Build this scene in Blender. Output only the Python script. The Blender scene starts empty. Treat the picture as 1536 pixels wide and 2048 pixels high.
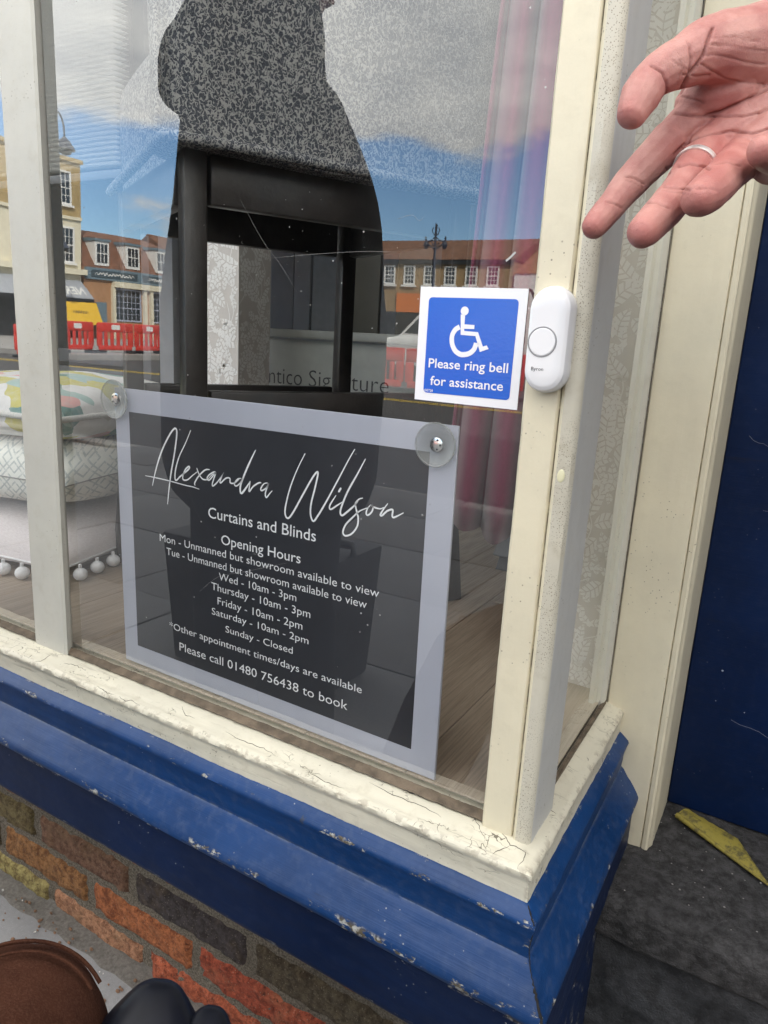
import bpy, bmesh, math, random
import numpy as np
from mathutils import Vector, Matrix, noise
random.seed(7)
S = bpy.context.scene
COL = S.collection

# ------------------------------------------------------------------ camera
CAM = Vector((0.0, -0.592, 0.967))
RX = ((0.85838669, -0.16337257, 0.48629383), (0.51014005, 0.17182755, -0.84275288), (0.05412402, 0.97148582, 0.23083737))
cd = bpy.data.cameras.new('camera'); cam = bpy.data.objects.new('camera', cd); COL.objects.link(cam)
cd.sensor_width = 36; cd.lens = 25.115; cd.clip_start = 0.02; cd.clip_end = 1500
cam.matrix_world = Matrix.Translation(CAM) @ Matrix(RX).to_4x4()
S.camera = cam
S.render.resolution_x = 768; S.render.resolution_y = 1024

# ------------------------------------------------------------------ light
SUN_EL, SUN_AZ = math.radians(36), math.radians(48)       # sun stands behind the shop: azimuth from +Y towards +X
EXPOSURE = 1.08
W = bpy.data.worlds.new('World'); S.world = W; W.use_nodes = True
nt = W.node_tree; nt.nodes.clear()

class NT:
    """short node-tree writer"""
    def __init__(s, nt): s.t = nt
    def n(s, typ, props=None, **inp):
        nd = s.t.nodes.new(typ)
        for k, v in (props or {}).items(): setattr(nd, k, v)
        for k, v in inp.items():
            k = k.replace('_', ' ')
            s.set(nd.inputs[int(k[1:]) if k[0] == 'i' and k[1:].isdigit() else k], v)
        return nd
    def set(s, sock, v):
        if isinstance(v, bpy.types.NodeSocket): s.t.links.new(v, sock)
        elif isinstance(v, (tuple, list)) and len(v) == 3 and sock.type == 'RGBA': sock.default_value = (*v, 1)
        else: sock.default_value = v
    def m(s, op, a, b=0.0, c=None, clamp=False):
        nd = s.t.nodes.new('ShaderNodeMath'); nd.operation = op; nd.use_clamp = clamp
        s.set(nd.inputs[0], a); s.set(nd.inputs[1], b)
        if c is not None: s.set(nd.inputs[2], c)
        return nd.outputs[0]
    def mix(s, f, a, b, blend='MIX'):
        nd = s.t.nodes.new('ShaderNodeMix'); nd.data_type = 'RGBA'; nd.blend_type = blend
        s.set(nd.inputs[0], f); s.set(nd.inputs[6], a); s.set(nd.inputs[7], b)
        return nd.outputs[2]
    def ss(s, v, lo, hi):
        nd = s.t.nodes.new('ShaderNodeMapRange'); nd.interpolation_type = 'SMOOTHSTEP'
        s.set(nd.inputs[0], v); nd.inputs[1].default_value = lo; nd.inputs[2].default_value = hi
        return nd.outputs[0]
    def ramp(s, f, stops):
        nd = s.t.nodes.new('ShaderNodeValToRGB'); e = nd.color_ramp.elements
        while len(e) < len(stops): e.new(0.5)
        for i, (p, c) in enumerate(stops): e[i].position = p; e[i].color = (*c, 1)
        s.set(nd.inputs[0], f); return nd.outputs[0]
    def obj(s): return s.n('ShaderNodeTexCoord').outputs['Object']
    def map(s, v, scale=(1, 1, 1), rot=(0, 0, 0), loc=(0, 0, 0)):
        return s.n('ShaderNodeMapping', Vector=v, Scale=scale, Rotation=rot, Location=loc).outputs[0]
    def noise(s, v, scale, detail=3, rough=0.55, dist=0.0):
        return s.n('ShaderNodeTexNoise', Vector=v, Scale=scale, Detail=detail, Roughness=rough, Distortion=dist).outputs[0]
    def vor(s, v, scale, feat='F1', out=0):
        return s.n('ShaderNodeTexVoronoi', {'feature': feat}, Vector=v, Scale=scale).outputs[out]
    def sep(s, v): return s.n('ShaderNodeSeparateXYZ', Vector=v).outputs
    def bump(s, h, strength, dist): return s.n('ShaderNodeBump', Height=h, Strength=strength, Distance=dist).outputs[0]

w = NT(nt)
sky = w.n('ShaderNodeTexSky', {'sky_type': 'NISHITA', 'sun_disc': False, 'sun_elevation': SUN_EL, 'sun_rotation': SUN_AZ,
                               'air_density': 1.0, 'dust_density': 0.15, 'ozone_density': 3.0})
dirv = w.n('ShaderNodeTexCoord').outputs['Generated']
dz = w.sep(dirv)[2]
zz = w.m('ADD', w.m('MAXIMUM', dz, 0.0), 0.16)
pv = w.n('ShaderNodeVectorMath', {'operation': 'DIVIDE'}, i0=dirv, i1=w.n('ShaderNodeCombineXYZ', X=zz, Y=zz, Z=1.0).outputs[0]).outputs[0]
cn = w.noise(pv, 1.1, 6, 0.52, 0.2)
cn2 = w.noise(pv, 3.2, 5, 0.6)
bias = w.m('SUBTRACT', w.m('ADD', w.ss(dz, 0.19, 0.29), w.m('MULTIPLY', w.m('SUBTRACT', 1.0, w.ss(dz, 0.06, 0.13)), 0.35)), 0.12)                                # broken cloud low down, an almost closed deck above
dens = w.m('ADD', w.m('ADD', cn, w.m('MULTIPLY', cn2, 0.25)), w.m('MULTIPLY', bias, 0.42))
mask = w.ss(dens, 0.66, 0.80)
cloud = w.mix(w.ss(w.m('ADD', w.m('MULTIPLY', cn2, 0.6), w.m('MULTIPLY', cn, 0.6)), 0.35, 0.85), (11.0, 11.2, 11.7), (21.0, 20.4, 19.2))
cloud = w.mix(1.0, cloud, w.m('ADD', 0.62, w.m('MULTIPLY', zz, 0.55)), 'MULTIPLY')
skyc = w.mix(mask, w.mix(1.0, sky.outputs[0], (1.7, 1.9, 2.05), 'MULTIPLY'), cloud)
bg = w.n('ShaderNodeBackground', Color=skyc, Strength=0.10)
w.t.links.new(bg.outputs[0], w.n('ShaderNodeOutputWorld').inputs[0])

sl = bpy.data.lights.new('sun', 'SUN'); sl.energy = 5.0; sl.angle = math.radians(0.5); sl.color = (1.0, 0.93, 0.82)
so = bpy.data.objects.new('sun', sl); COL.objects.link(so)
sd = Vector((math.sin(SUN_AZ) * math.cos(SUN_EL), math.cos(SUN_AZ) * math.cos(SUN_EL), math.sin(SUN_EL)))
so.rotation_euler = sd.to_track_quat('Z', 'Y').to_euler()
so.location = (20, 30, 40)
vs = S.view_settings; vs.view_transform = 'Standard'; vs.look = 'None'; vs.exposure = EXPOSURE; vs.gamma = 1; vs.use_curve_mapping = False
S.cycles.max_bounces = 10; S.cycles.transparent_max_bounces = 16; S.cycles.caustics_reflective = False; S.cycles.caustics_refractive = False
S.cycles.use_denoising = True

# ------------------------------------------------------------------ mesh helpers
BASE = {}
class MB:
    def __init__(s): s.v = []; s.f = []
    def add(s, vs, fs):
        o = len(s.v); s.v += [tuple(p) for p in vs]; s.f += [tuple(i + o for i in f) for f in fs]; return s
    def box(s, a, b, M=None):
        (x0, y0, z0), (x1, y1, z1) = a, b
        vs = [(x0, y0, z0), (x1, y0, z0), (x1, y1, z0), (x0, y1, z0), (x0, y0, z1), (x1, y0, z1), (x1, y1, z1), (x0, y1, z1)]
        if M is not None: vs = [M @ Vector(p) for p in vs]
        return s.add(vs, [(0, 3, 2, 1), (4, 5, 6, 7), (0, 1, 5, 4), (1, 2, 6, 5), (2, 3, 7, 6), (3, 0, 4, 7)])
    def prism(s, poly, d0, d1, axis='y', M=None):
        """poly in the two other axes, extruded from d0 to d1 along axis"""
        n = len(poly)
        def P(a, b, d): return {'x': (d, a, b), 'y': (a, d, b), 'z': (a, b, d)}[axis]
        vs = [P(a, b, d0) for a, b in poly] + [P(a, b, d1) for a, b in poly]
        if M is not None: vs = [M @ Vector(p) for p in vs]
        return s.add(vs, [tuple(range(n)), tuple(range(2 * n - 1, n - 1, -1))] + [(i, i + n, (i + 1) % n + n, (i + 1) % n) for i in range(n)])
    def tube(s, pts, r, n=8, caps=True, closed=False):
        pts = [Vector(p) for p in pts]; N = len(pts); rs = r if isinstance(r, (list, tuple)) else [r] * N
        vs = []; up = None
        for i, p in enumerate(pts):
            a = pts[(i - 1) % N] if (closed or i > 0) else p; b = pts[(i + 1) % N] if (closed or i < N - 1) else p
            t = (b - a).normalized() if (b - a).length > 1e-9 else Vector((0, 0, 1))
            if up is None: up = t.orthogonal().normalized()
            up = (up - t * up.dot(t)); up = up.normalized() if up.length > 1e-6 else t.orthogonal().normalized()
            sd_ = t.cross(up)
            for k in range(n):
                an = 2 * math.pi * k / n; vs.append(p + (up * math.cos(an) + sd_ * math.sin(an)) * rs[i])
        fs = [(i * n + k, i * n + (k + 1) % n, ((i + 1) % N) * n + (k + 1) % n, ((i + 1) % N) * n + k) for i in range(N if closed else N - 1) for k in range(n)]
        if caps and not closed: fs += [tuple(range(n - 1, -1, -1)), tuple((N - 1) * n + k for k in range(n))]
        return s.add(vs, fs)
    def ball(s, c, r, nu=12, nv=8, M=None):
        rx, ry, rz = r if isinstance(r, (tuple, list)) else (r, r, r); vs = []; c = Vector(c)
        for j in range(1, nv):
            t = math.pi * j / nv
            for i in range(nu):
                a = 2 * math.pi * i / nu; vs.append(Vector((rx * math.sin(t) * math.cos(a), ry * math.sin(t) * math.sin(a), rz * math.cos(t))))
        vs += [Vector((0, 0, rz)), Vector((0, 0, -rz))]
        vs = [(M @ p if M is not None else p) + c for p in vs]
        T = len(vs) - 2; B = len(vs) - 1
        fs = [((j) * nu + i, (j + 1) * nu + i, (j + 1) * nu + (i + 1) % nu, j * nu + (i + 1) % nu) for j in range(nv - 2) for i in range(nu)]
        fs += [(T, i, (i + 1) % nu) for i in range(nu)] + [(B, (nv - 2) * nu + (i + 1) % nu, (nv - 2) * nu + i) for i in range(nu)]
        return s.add(vs, fs)
    def lathe(s, prof, n=24, M=None):
        vs = [Vector((r * math.cos(2 * math.pi * k / n), r * math.sin(2 * math.pi * k / n), z)) for r, z in prof for k in range(n)]
        if M is not None: vs = [M @ p for p in vs]
        fs = [(i * n + k, i * n + (k + 1) % n, (i + 1) * n + (k + 1) % n, (i + 1) * n + k) for i in range(len(prof) - 1) for k in range(n)]
        return s.add(vs, fs)
    def grid(s, fn, nu, nv):
        vs = [fn(i / nu, j / nv) for j in range(nv + 1) for i in range(nu + 1)]
        return s.add(vs, [(j * (nu + 1) + i, j * (nu + 1) + i + 1, (j + 1) * (nu + 1) + i + 1, (j + 1) * (nu + 1) + i) for j in range(nv) for i in range(nu)])

def obj(name, mb, mat, parent=None, smooth=None, bevel=0, segs=2, origin=None, kind=None, label=None):
    """link an MB (world coordinates) as one object"""
    base = BASE.get(parent.name, Vector()) if parent else (Vector(origin) if origin is not None else Vector())
    me = bpy.data.meshes.new(name)
    me.from_pydata([tuple(Vector(p) - base) for p in mb.v], [], mb.f)
    bm = bmesh.new(); bm.from_mesh(me)
    bmesh.ops.recalc_face_normals(bm, faces=bm.faces) if bevel or smooth else None
    if bevel:
        ed = [e for e in bm.edges if len(e.link_faces) == 2 and e.calc_face_angle(0) > 0.5]
        bmesh.ops.bevel(bm, geom=ed, offset=bevel, segments=segs, affect='EDGES', profile=0.5, clamp_overlap=True)
    bm.to_mesh(me); bm.free()
    if smooth or bevel:
        me.polygons.foreach_set('use_smooth', [True] * len(me.polygons)); me.set_sharp_from_angle(angle=math.radians(smooth or 40))
    if mat: me.materials.append(mat)
    o = bpy.data.objects.new(name, me); COL.objects.link(o)
    if parent: o.parent = parent
    else: o.location = base
    BASE[o.name] = base
    if kind: o['kind'] = kind
    if label: o['label'] = label
    return o

def tag(o, label, cat, group=None):
    o['label'] = label; o['category'] = cat
    if group: o['group'] = group
    return o
def thing(name, label, cat, loc=(0, 0, 0), group=None):
    o = bpy.data.objects.new(name, None); COL.objects.link(o); o.location = loc; o.empty_display_size = 0.1
    BASE[o.name] = Vector(loc); return tag(o, label, cat, group)
def struct(name, mb, mat, **k): return obj(name, mb, mat, kind='structure', **k)
def copy_tree(o, loc=None, parent=None, label=None):
    c = o.copy(); COL.objects.link(c); BASE[c.name] = BASE.get(o.name, Vector())
    if parent: c.parent = parent
    if loc is not None: c.location = loc
    if label: c['label'] = label
    for ch in list(o.children): copy_tree(ch, None, c)
    return c

_txt = {}
def text_mesh(body, off=0.0, res=3):
    k = (body, off)
    if k in _txt: return _txt[k]
    cu = bpy.data.curves.new('lettering', 'FONT'); cu.body = body; cu.size = 1; cu.resolution_u = res; cu.offset = off; cu.fill_mode = 'FRONT'
    o = bpy.data.objects.new('lettering', cu); COL.objects.link(o)
    dg = bpy.context.evaluated_depsgraph_get(); me = o.evaluated_get(dg).to_mesh()
    v = [tuple(p.co) for p in me.vertices]; f = [tuple(p.vertices) for p in me.polygons]
    o.evaluated_get(dg).to_mesh_clear(); bpy.data.objects.remove(o); bpy.data.curves.remove(cu)
    _txt[k] = (v, f); return v, f
CAPH = max(p[1] for p in text_mesh('H')[0])
def write(mb, body, x0, x1, zb, cap, P, off=0.0):
    """lay a line of text: left/right end, baseline and capital height in the sign's own plane; P maps (u, v) to the world"""
    v, f = text_mesh(body, off); a = min(p[0] for p in v); b = max(p[0] for p in v); sx = (x1 - x0) / (b - a); sz = cap / CAPH
    mb.add([P(x0 + (p[0] - a) * sx, zb + p[1] * sz) for p in v], f)
def stroke(mb, pts, wd, P, taper=True, sub=5):
    """a pen stroke: a flat ribbon along a smoothed line"""
    pts = [Vector((a, b, 0)) for a, b in pts]; q = []
    for i in range(len(pts) - 1):
        p0, p1, p2, p3 = pts[max(i - 1, 0)], pts[i], pts[i + 1], pts[min(i + 2, len(pts) - 1)]
        for k in range(sub):
            t = k / sub; q.append(0.5 * ((2 * p1) + (p2 - p0) * t + (2 * p0 - 5 * p1 + 4 * p2 - p3) * t * t + (3 * p1 - p0 - 3 * p2 + p3) * t ** 3))
    q.append(pts[-1]); N = len(q); vs = []
    for i, p in enumerate(q):
        t = (q[min(i + 1, N - 1)] - q[max(i - 1, 0)]); t = t.normalized() if t.length > 0 else Vector((1, 0, 0)); nn = Vector((-t.y, t.x, 0))
        u = i / (N - 1); ww = wd * 0.5 * (min(1, 0.45 + 3 * min(u, 1 - u)) if taper else 1)
        vs += [P(*(p + nn * ww).xy), P(*(p - nn * ww).xy)]
    mb.add(vs, [(2 * i, 2 * i + 1, 2 * i + 3, 2 * i + 2) for i in range(N - 1)])

def blob(chains, voxel, smooth=4, extra=None):
    """one continuous surface grown from chains of (point, radius) joints"""
    mb = MB()
    for ch in chains:
        pts = [Vector(p) for p, r in ch]; rs = [r for p, r in ch]; Q = []; R = []
        for i in range(len(pts) - 1):
            p0, p1, p2, p3 = pts[max(i - 1, 0)], pts[i], pts[i + 1], pts[min(i + 2, len(pts) - 1)]
            for k in range(5):
                t = k / 5; Q.append(0.5 * ((2 * p1) + (p2 - p0) * t + (2 * p0 - 5 * p1 + 4 * p2 - p3) * t * t + (3 * p1 - p0 - 3 * p2 + p3) * t ** 3)); R.append(rs[i] * (1 - t) + rs[i + 1] * t)
        Q.append(pts[-1]); R.append(rs[-1])
        t0 = (Q[0] - Q[1]).normalized(); t1 = (Q[-1] - Q[-2]).normalized(); pre = []; post = []
        for a in (80, 55, 28): pre.append((Q[0] + t0 * R[0] * math.sin(math.radians(a)), R[0] * math.cos(math.radians(a)))); post.insert(0, (Q[-1] + t1 * R[-1] * math.sin(math.radians(a)), R[-1] * math.cos(math.radians(a))))
        A = pre + list(zip(Q, R)) + post
        mb.tube([p for p, r in A], [r for p, r in A], 14)
    if extra: extra(mb)
    me = bpy.data.meshes.new('grown'); me.from_pydata(mb.v, [], mb.f); o = bpy.data.objects.new('grown', me); COL.objects.link(o)
    bm = bmesh.new(); bm.from_mesh(me); bmesh.ops.recalc_face_normals(bm, faces=bm.faces); bm.to_mesh(me); bm.free()
    md = o.modifiers.new('r', 'REMESH'); md.mode = 'VOXEL'; md.voxel_size = voxel
    if smooth: sm = o.modifiers.new('s', 'SMOOTH'); sm.factor = 0.5; sm.iterations = smooth
    dg = bpy.context.evaluated_depsgraph_get(); ev = o.evaluated_get(dg).to_mesh()
    out = MB(); co = np.empty(len(ev.vertices) * 3); ev.vertices.foreach_get('co', co)
    out.v = [tuple(p) for p in co.reshape(-1, 3)]; out.f = [tuple(p.vertices) for p in ev.polygons]
    o.evaluated_get(dg).to_mesh_clear(); bpy.data.objects.remove(o); bpy.data.meshes.remove(me)
    return out

# ------------------------------------------------------------------ materials
def mat(name):
    m = bpy.data.materials.new(name); m.use_nodes = True; m.node_tree.nodes.clear(); return m, NT(m.node_tree)
def finish(m, g, bsdf):
    g.t.links.new(bsdf, g.n('ShaderNodeOutputMaterial').inputs[0]); return m
def principled(g, color, rough=0.6, normal=None, **k):
    kw = dict(Base_Color=color, Roughness=rough); kw.update(k)
    if normal is not None: kw['Normal'] = normal
    return g.n('ShaderNodeBsdfPrincipled', **kw).outputs[0]
def plain(name, col, rough=0.6, var=0.12, scale=20, bump=0.0, bscale=200, metal=0.0, spec=0.5, bdist=0.002):
    m, g = mat(name); o = g.obj()
    nn = g.noise(o, scale, 4)
    c = g.mix(g.ss(nn, 0.3, 0.7), tuple(x * (1 - var) for x in col), tuple(min(1, x * (1 + var)) for x in col))
    nm = g.bump(g.noise(o, bscale, 3), bump, bdist) if bump else None
    return finish(m, g, principled(g, c, rough, nm, Metallic=metal, Specular_IOR_Level=spec))

def cream_paint(name, col=(0.70, 0.642, 0.485), crack=0.0, dirt=0.5, along='z', peel=0.0, specks=(170, 0.13, 0.50)):
    m, g = mat(name); o = g.obj()
    st = {'z': (1, 1, 0.06), 'x': (0.06, 1, 1), 'y': (1, 0.06, 1)}[along]
    brush = g.noise(g.map(o, st), 420, 3, 0.6)
    big = g.noise(o, 9, 4, 0.6); mid = g.noise(o, 45, 4, 0.65)
    c = g.mix(g.ss(big, 0.3, 0.75), col, tuple(x * k for x, k in zip(col, (0.90, 0.905, 0.92))))
    c = g.mix(g.m('MULTIPLY', g.ss(mid, 0.5, 0.8), 0.5 * dirt), c, (0.40, 0.36, 0.27))
    spk = g.m('LESS_THAN', g.vor(o, specks[0]), specks[1])                                     # specks
    spk = g.m('MULTIPLY', spk, g.ss(g.noise(o, 14, 2), specks[2], specks[2] + 0.16))
    c = g.mix(g.m('MULTIPLY', spk, 0.75), c, (0.16, 0.13, 0.09))
    h = g.m('ADD', g.m('MULTIPLY', brush, 0.35), g.m('MULTIPLY', mid, 0.9))
    if crack:
        ow = g.n('ShaderNodeVectorMath', {'operation': 'ADD'}, i0=o, i1=g.n('ShaderNodeVectorMath', {'operation': 'SCALE'}, i0=g.n('ShaderNodeTexNoise', Vector=o, Scale=60.0).outputs[1], Scale=0.02).outputs[0]).outputs[0]
        cr = g.m('LESS_THAN', g.vor(g.map(ow, {'x': (0.5, 1.2, 1.2), 'z': (1.2, 1.2, 0.5), 'y': (1.2, 0.5, 1.2)}[along]), 95, 'DISTANCE_TO_EDGE'), 0.022)
        cm = g.m('MULTIPLY', cr, g.ss(g.noise(g.map(o, {'x': (0.45, 1.5, 1.5), 'z': (1.5, 1.5, 0.45), 'y': (1.5, 0.45, 1.5)}[along]), 26, 3, 0.6), 0.56, 0.64))
        c = g.mix(g.m('MULTIPLY', cm, crack), c, (0.10, 0.085, 0.06)); h = g.m('SUBTRACT', h, g.m('MULTIPLY', cm, 1.6))
        gr = g.ss(g.noise(g.map(o, {'x': (0.12, 1.6, 1.6), 'z': (1.6, 1.6, 0.12), 'y': (1.6, 0.12, 1.6)}[along]), 60, 5, 0.7), 0.56, 0.74)
        c = g.mix(g.m('MULTIPLY', gr, 0.65 * dirt), c, (0.22, 0.19, 0.14)); h = g.m('SUBTRACT', h, g.m('MULTIPLY', gr, 0.8))
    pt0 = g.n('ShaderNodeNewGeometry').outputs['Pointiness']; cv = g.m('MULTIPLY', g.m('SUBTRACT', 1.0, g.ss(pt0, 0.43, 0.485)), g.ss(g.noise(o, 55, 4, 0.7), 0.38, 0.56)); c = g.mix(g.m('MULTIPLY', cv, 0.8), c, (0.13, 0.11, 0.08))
    if peel:
        pt = g.n('ShaderNodeNewGeometry').outputs['Pointiness']
        pk = g.m('MULTIPLY', g.ss(pt, 0.515, 0.56), g.ss(g.noise(o, 70, 4, 0.7), 0.50, 0.58))
        c = g.mix(g.m('MULTIPLY', pk, peel), c, (0.30, 0.26, 0.20))
    return finish(m, g, principled(g, c, g.m('ADD', 0.38, g.m('MULTIPLY', mid, 0.25)), g.bump(h, 0.42, 0.0012)))

def gloss_paint(name, col, chip=0.6, rough=0.26, chipcol=(0.42, 0.42, 0.40), dustk=0.12, edge=1, spec=0.5):
    m, g = mat(name); o = g.obj()
    big = g.noise(o, 12, 4, 0.6); fine = g.noise(o, 90, 4, 0.6)
    c = g.mix(g.ss(big, 0.3, 0.7), tuple(x * 0.88 for x in col), tuple(x * 1.14 for x in col))
    dust = g.m('MULTIPLY', g.ss(fine, 0.45, 0.75), dustk)
    c = g.mix(dust, c, (0.14, 0.17, 0.24))
    sp = g.m('MULTIPLY', g.m('LESS_THAN', g.vor(o, 120), 0.10), g.ss(g.noise(o, 18, 2), 0.56, 0.66))
    c = g.mix(g.m('MULTIPLY', sp, 0.5 if edge else 0.12), c, (0.45, 0.47, 0.48))
    pt = g.n('ShaderNodeNewGeometry').outputs['Pointiness']
    ch = g.m('MULTIPLY', g.ss(pt, 0.516, 0.535), g.ss(g.noise(g.map(o, (0.45, 1, 1)), 55, 6, 0.75), 0.575, 0.61)) if edge else 0.0
    c = g.mix(g.m('MULTIPLY', ch, chip), c, g.mix(g.ss(g.noise(o, 200, 2), 0.4, 0.6), chipcol, (0.10, 0.085, 0.06)))
    if edge:
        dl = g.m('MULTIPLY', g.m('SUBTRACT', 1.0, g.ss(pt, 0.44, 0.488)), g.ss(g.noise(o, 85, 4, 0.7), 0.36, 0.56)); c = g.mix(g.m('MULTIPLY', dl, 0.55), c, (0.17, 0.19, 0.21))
    blot = g.ss(g.noise(o, 30, 3, 0.6), 0.735, 0.75)
    c = g.mix(g.m('MULTIPLY', blot, 0.6 * chip), c, (0.045, 0.05, 0.06))
    br = g.noise(g.map(o, (0.02, 1, 1)), 520, 3, 0.6); h = g.m('ADD', g.m('ADD', g.m('MULTIPLY', fine, 0.5), g.m('MULTIPLY', br, 0.5)), g.m('MULTIPLY', ch, -1.2))
    c = g.mix(g.m('MULTIPLY', g.ss(g.noise(g.map(o, (0.10, 1, 1)), 75, 5, 0.7), 0.60, 0.74), 0.45), c, tuple(x * 0.35 + 0.012 for x in col))
    return finish(m, g, principled(g, c, g.m('ADD', rough, g.m('MULTIPLY', fine, 0.3)), g.bump(h, 0.35, 0.0012), Specular_IOR_Level=spec))

def glass_mat(name, r0=0.15, pw=3.0):
    m, g = mat(name)
    geo = g.n('ShaderNodeNewGeometry'); dn = g.n('ShaderNodeVectorMath', {'operation': 'DOT_PRODUCT'}, i0=geo.outputs['Incoming'], i1=geo.outputs['True Normal']).outputs['Value']
    k = g.m('POWER', g.m('SUBTRACT', 1.0, g.m('ABSOLUTE', dn), clamp=True), pw)
    f = g.m('ADD', r0, g.m('MULTIPLY', k, 1 - r0))
    o = g.obj(); wob = g.bump(g.noise(o, 2.2, 1), 0.025, 0.05)
    gl = g.n('ShaderNodeBsdfGlossy', Color=(0.98, 1, 1), Roughness=0.0, Normal=wob)
    tr = g.n('ShaderNodeBsdfTransparent', Color=(0.985, 0.995, 0.99))
    mx = g.n('ShaderNodeMixShader', i0=f, i1=tr.outputs[0], i2=gl.outputs[0])
    # dust and dried drops on the pane
    sp = g.m('MULTIPLY', g.m('LESS_THAN', g.vor(o, 60), 0.055), g.ss(g.noise(o, 7, 3, 0.6), 0.50, 0.62))
    df = g.n('ShaderNodeBsdfDiffuse', Color=(0.8, 0.8, 0.78))
    mx2 = g.n('ShaderNodeMixShader', i0=g.m('MULTIPLY', sp, 0.5), i1=mx.outputs[0], i2=df.outputs[0])
    return finish(m, g, mx2.outputs[0])

M_GLASS = glass_mat('window_glass', 0.112); M_GLASS1 = glass_mat('side_window_glass', 0.03, 5.0)
m, g = mat('clear_edge'); M_CLEAR = finish(m, g, g.n('ShaderNodeBsdfTransparent', Color=(1.0, 1.0, 1.0)).outputs[0])
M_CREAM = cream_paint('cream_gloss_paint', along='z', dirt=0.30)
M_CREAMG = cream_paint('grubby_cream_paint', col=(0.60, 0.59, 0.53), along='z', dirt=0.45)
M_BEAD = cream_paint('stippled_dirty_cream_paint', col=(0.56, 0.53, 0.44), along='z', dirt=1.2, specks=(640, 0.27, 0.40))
M_POSTSHADE = cream_paint('shaded_cream_paint', col=(0.50, 0.50, 0.485), along='z', dirt=0.5)  # same cream with bluish shade put into its colour, plus some dirt
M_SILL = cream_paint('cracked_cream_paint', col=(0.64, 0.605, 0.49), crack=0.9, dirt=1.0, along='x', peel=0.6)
M_BLUE = gloss_paint('blue_gloss_paint', (0.0055, 0.036, 0.130), chip=1.0, rough=0.30, spec=0.36)
M_NAVY = gloss_paint('navy_gloss_paint', (0.003, 0.012, 0.048), chip=0.5, rough=0.34, dustk=0.03, spec=0.25)
M_BLACKP = plain('black_plastic', (0.012, 0.013, 0.018), 0.28, 0.1)
M_WHITEP = plain('white_plastic', (0.80, 0.80, 0.82), 0.22, 0.01)
M_GREYP = plain('grey_plastic', (0.28, 0.28, 0.29), 0.35, 0.05)
M_DKWOOD = plain('black_stained_wood', (0.019, 0.0165, 0.0155), 0.36, 0.4, 30, 0.2, 220)
M_INK = plain('dark_ink', (0.03, 0.03, 0.035), 0.6, 0.05)
M_WHITE = plain('white_print', (0.86, 0.87, 0.90), 0.45, 0.02)
M_WALLIN = plain('interior_grey_wall', (0.26, 0.26, 0.265), 0.8, 0.05)
M_STEEL = plain('bright_metal', (0.75, 0.75, 0.74), 0.2, 0.05, metal=1.0)
# ================================================================== SETTING
def stone_mat(name, col, rough=0.85, scale=60, bump=0.5, var=0.25):
    m, g = mat(name); o = g.obj()
    rnd = g.n('ShaderNodeObjectInfo').outputs['Random']
    a = g.noise(o, scale, 6, 0.7); b = g.noise(o, scale * 7, 3, 0.6); big = g.noise(o, 2.5, 4, 0.6)
    c = g.mix(g.ss(a, 0.3, 0.72), tuple(x * (1 - var) for x in col), tuple(x * (1 + var) for x in col))
    c = g.mix(g.m('MULTIPLY', g.ss(big, 0.45, 0.7), 0.35), c, tuple(x * 0.6 for x in col))
    c = g.mix(g.m('MULTIPLY', rnd, 0.25), c, tuple(x * 0.8 for x in col))
    fl = g.m('LESS_THAN', g.vor(o, scale * 3.2), 0.16)
    c = g.mix(g.m('MULTIPLY', fl, 0.35), c, tuple(min(1, x * 2.2) for x in col))
    return finish(m, g, principled(g, c, rough, g.bump(g.m('ADD', a, g.m('MULTIPLY', b, 0.6)), bump, 0.003)))
M_PAVE = stone_mat('worn_paving', (0.135, 0.135, 0.14), 0.85, 120, 0.35, 0.18)
M_ASPH = stone_mat('asphalt', (0.055, 0.055, 0.058), 0.85, 200, 0.4)
M_KERB = stone_mat('kerb_stone', (0.30, 0.29, 0.28), 0.85, 90, 0.3)
M_YLINE = plain('yellow_road_paint', (0.62, 0.44, 0.05), 0.7, 0.2, 30)
M_SLAB = stone_mat('dark_doorstep_stone', (0.042, 0.041, 0.043), 0.8, 70, 1.0, 0.75)
M_RISER = stone_mat('dark_riser_stone', (0.035, 0.036, 0.040), 0.8, 50, 1.0, 0.6)
M_MORTAR = stone_mat('lime_mortar', (0.20, 0.17, 0.13), 0.95, 330, 1.0, 0.75)

mb = MB(); mb.box((-420, -520, -0.60), (420, 520, -0.17)); struct('ground', mb, M_ASPH)
mb = MB(); mb.box((-40, -46.5, -0.165), (60, -3.6, -0.10)); struct('road', mb, M_ASPH)
mb = MB(); mb.box((-60, -3.42, -0.40), (60, 6, -0.03)); struct('pavement_bed', mb, M_KERB)
mb = MB(); mb.box((-60, -60, -0.40), (-19.6, -14.0, 0.075)); struct('far_pavement', mb, M_KERB)
mb = MB(); mb.box((-19.6, -60, -0.40), (60, -45.2, 0.07)); struct('square_pavement', mb, M_KERB)
for k in (0, 1):
    mb = MB(); mb.box((-38, -11.6 - k * 0.22, -0.096), (40, -11.5 - k * 0.22, -0.094)); struct('road_marking', mb, M_YLINE)
pave = thing('pavement', 'grey paving at the foot of the brick wall', 'pavement'); del pave['category']; pave['kind'] = 'structure'; del pave['label']
kb = thing('kerb', '', 'kerb'); del kb['category']; kb['kind'] = 'structure'; del kb['label']
mb = MB(); mb.box((0, -3.6, -0.40), (0.9, -3.425, 0.0)); k0 = obj('kerb_stone', mb, M_KERB, kb, bevel=0.012)
for i in range(-8, 8):
    o = k0 if i == -8 else k0.copy()
    if i > -8: COL.objects.link(o)
    o.location.x = i * 0.905
mb = MB(); mb.box((0, 0, -0.05), (0.745, 0.595, 0.0)); p0 = obj('paving_slab', mb, M_PAVE, pave, bevel=0.004)
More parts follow.
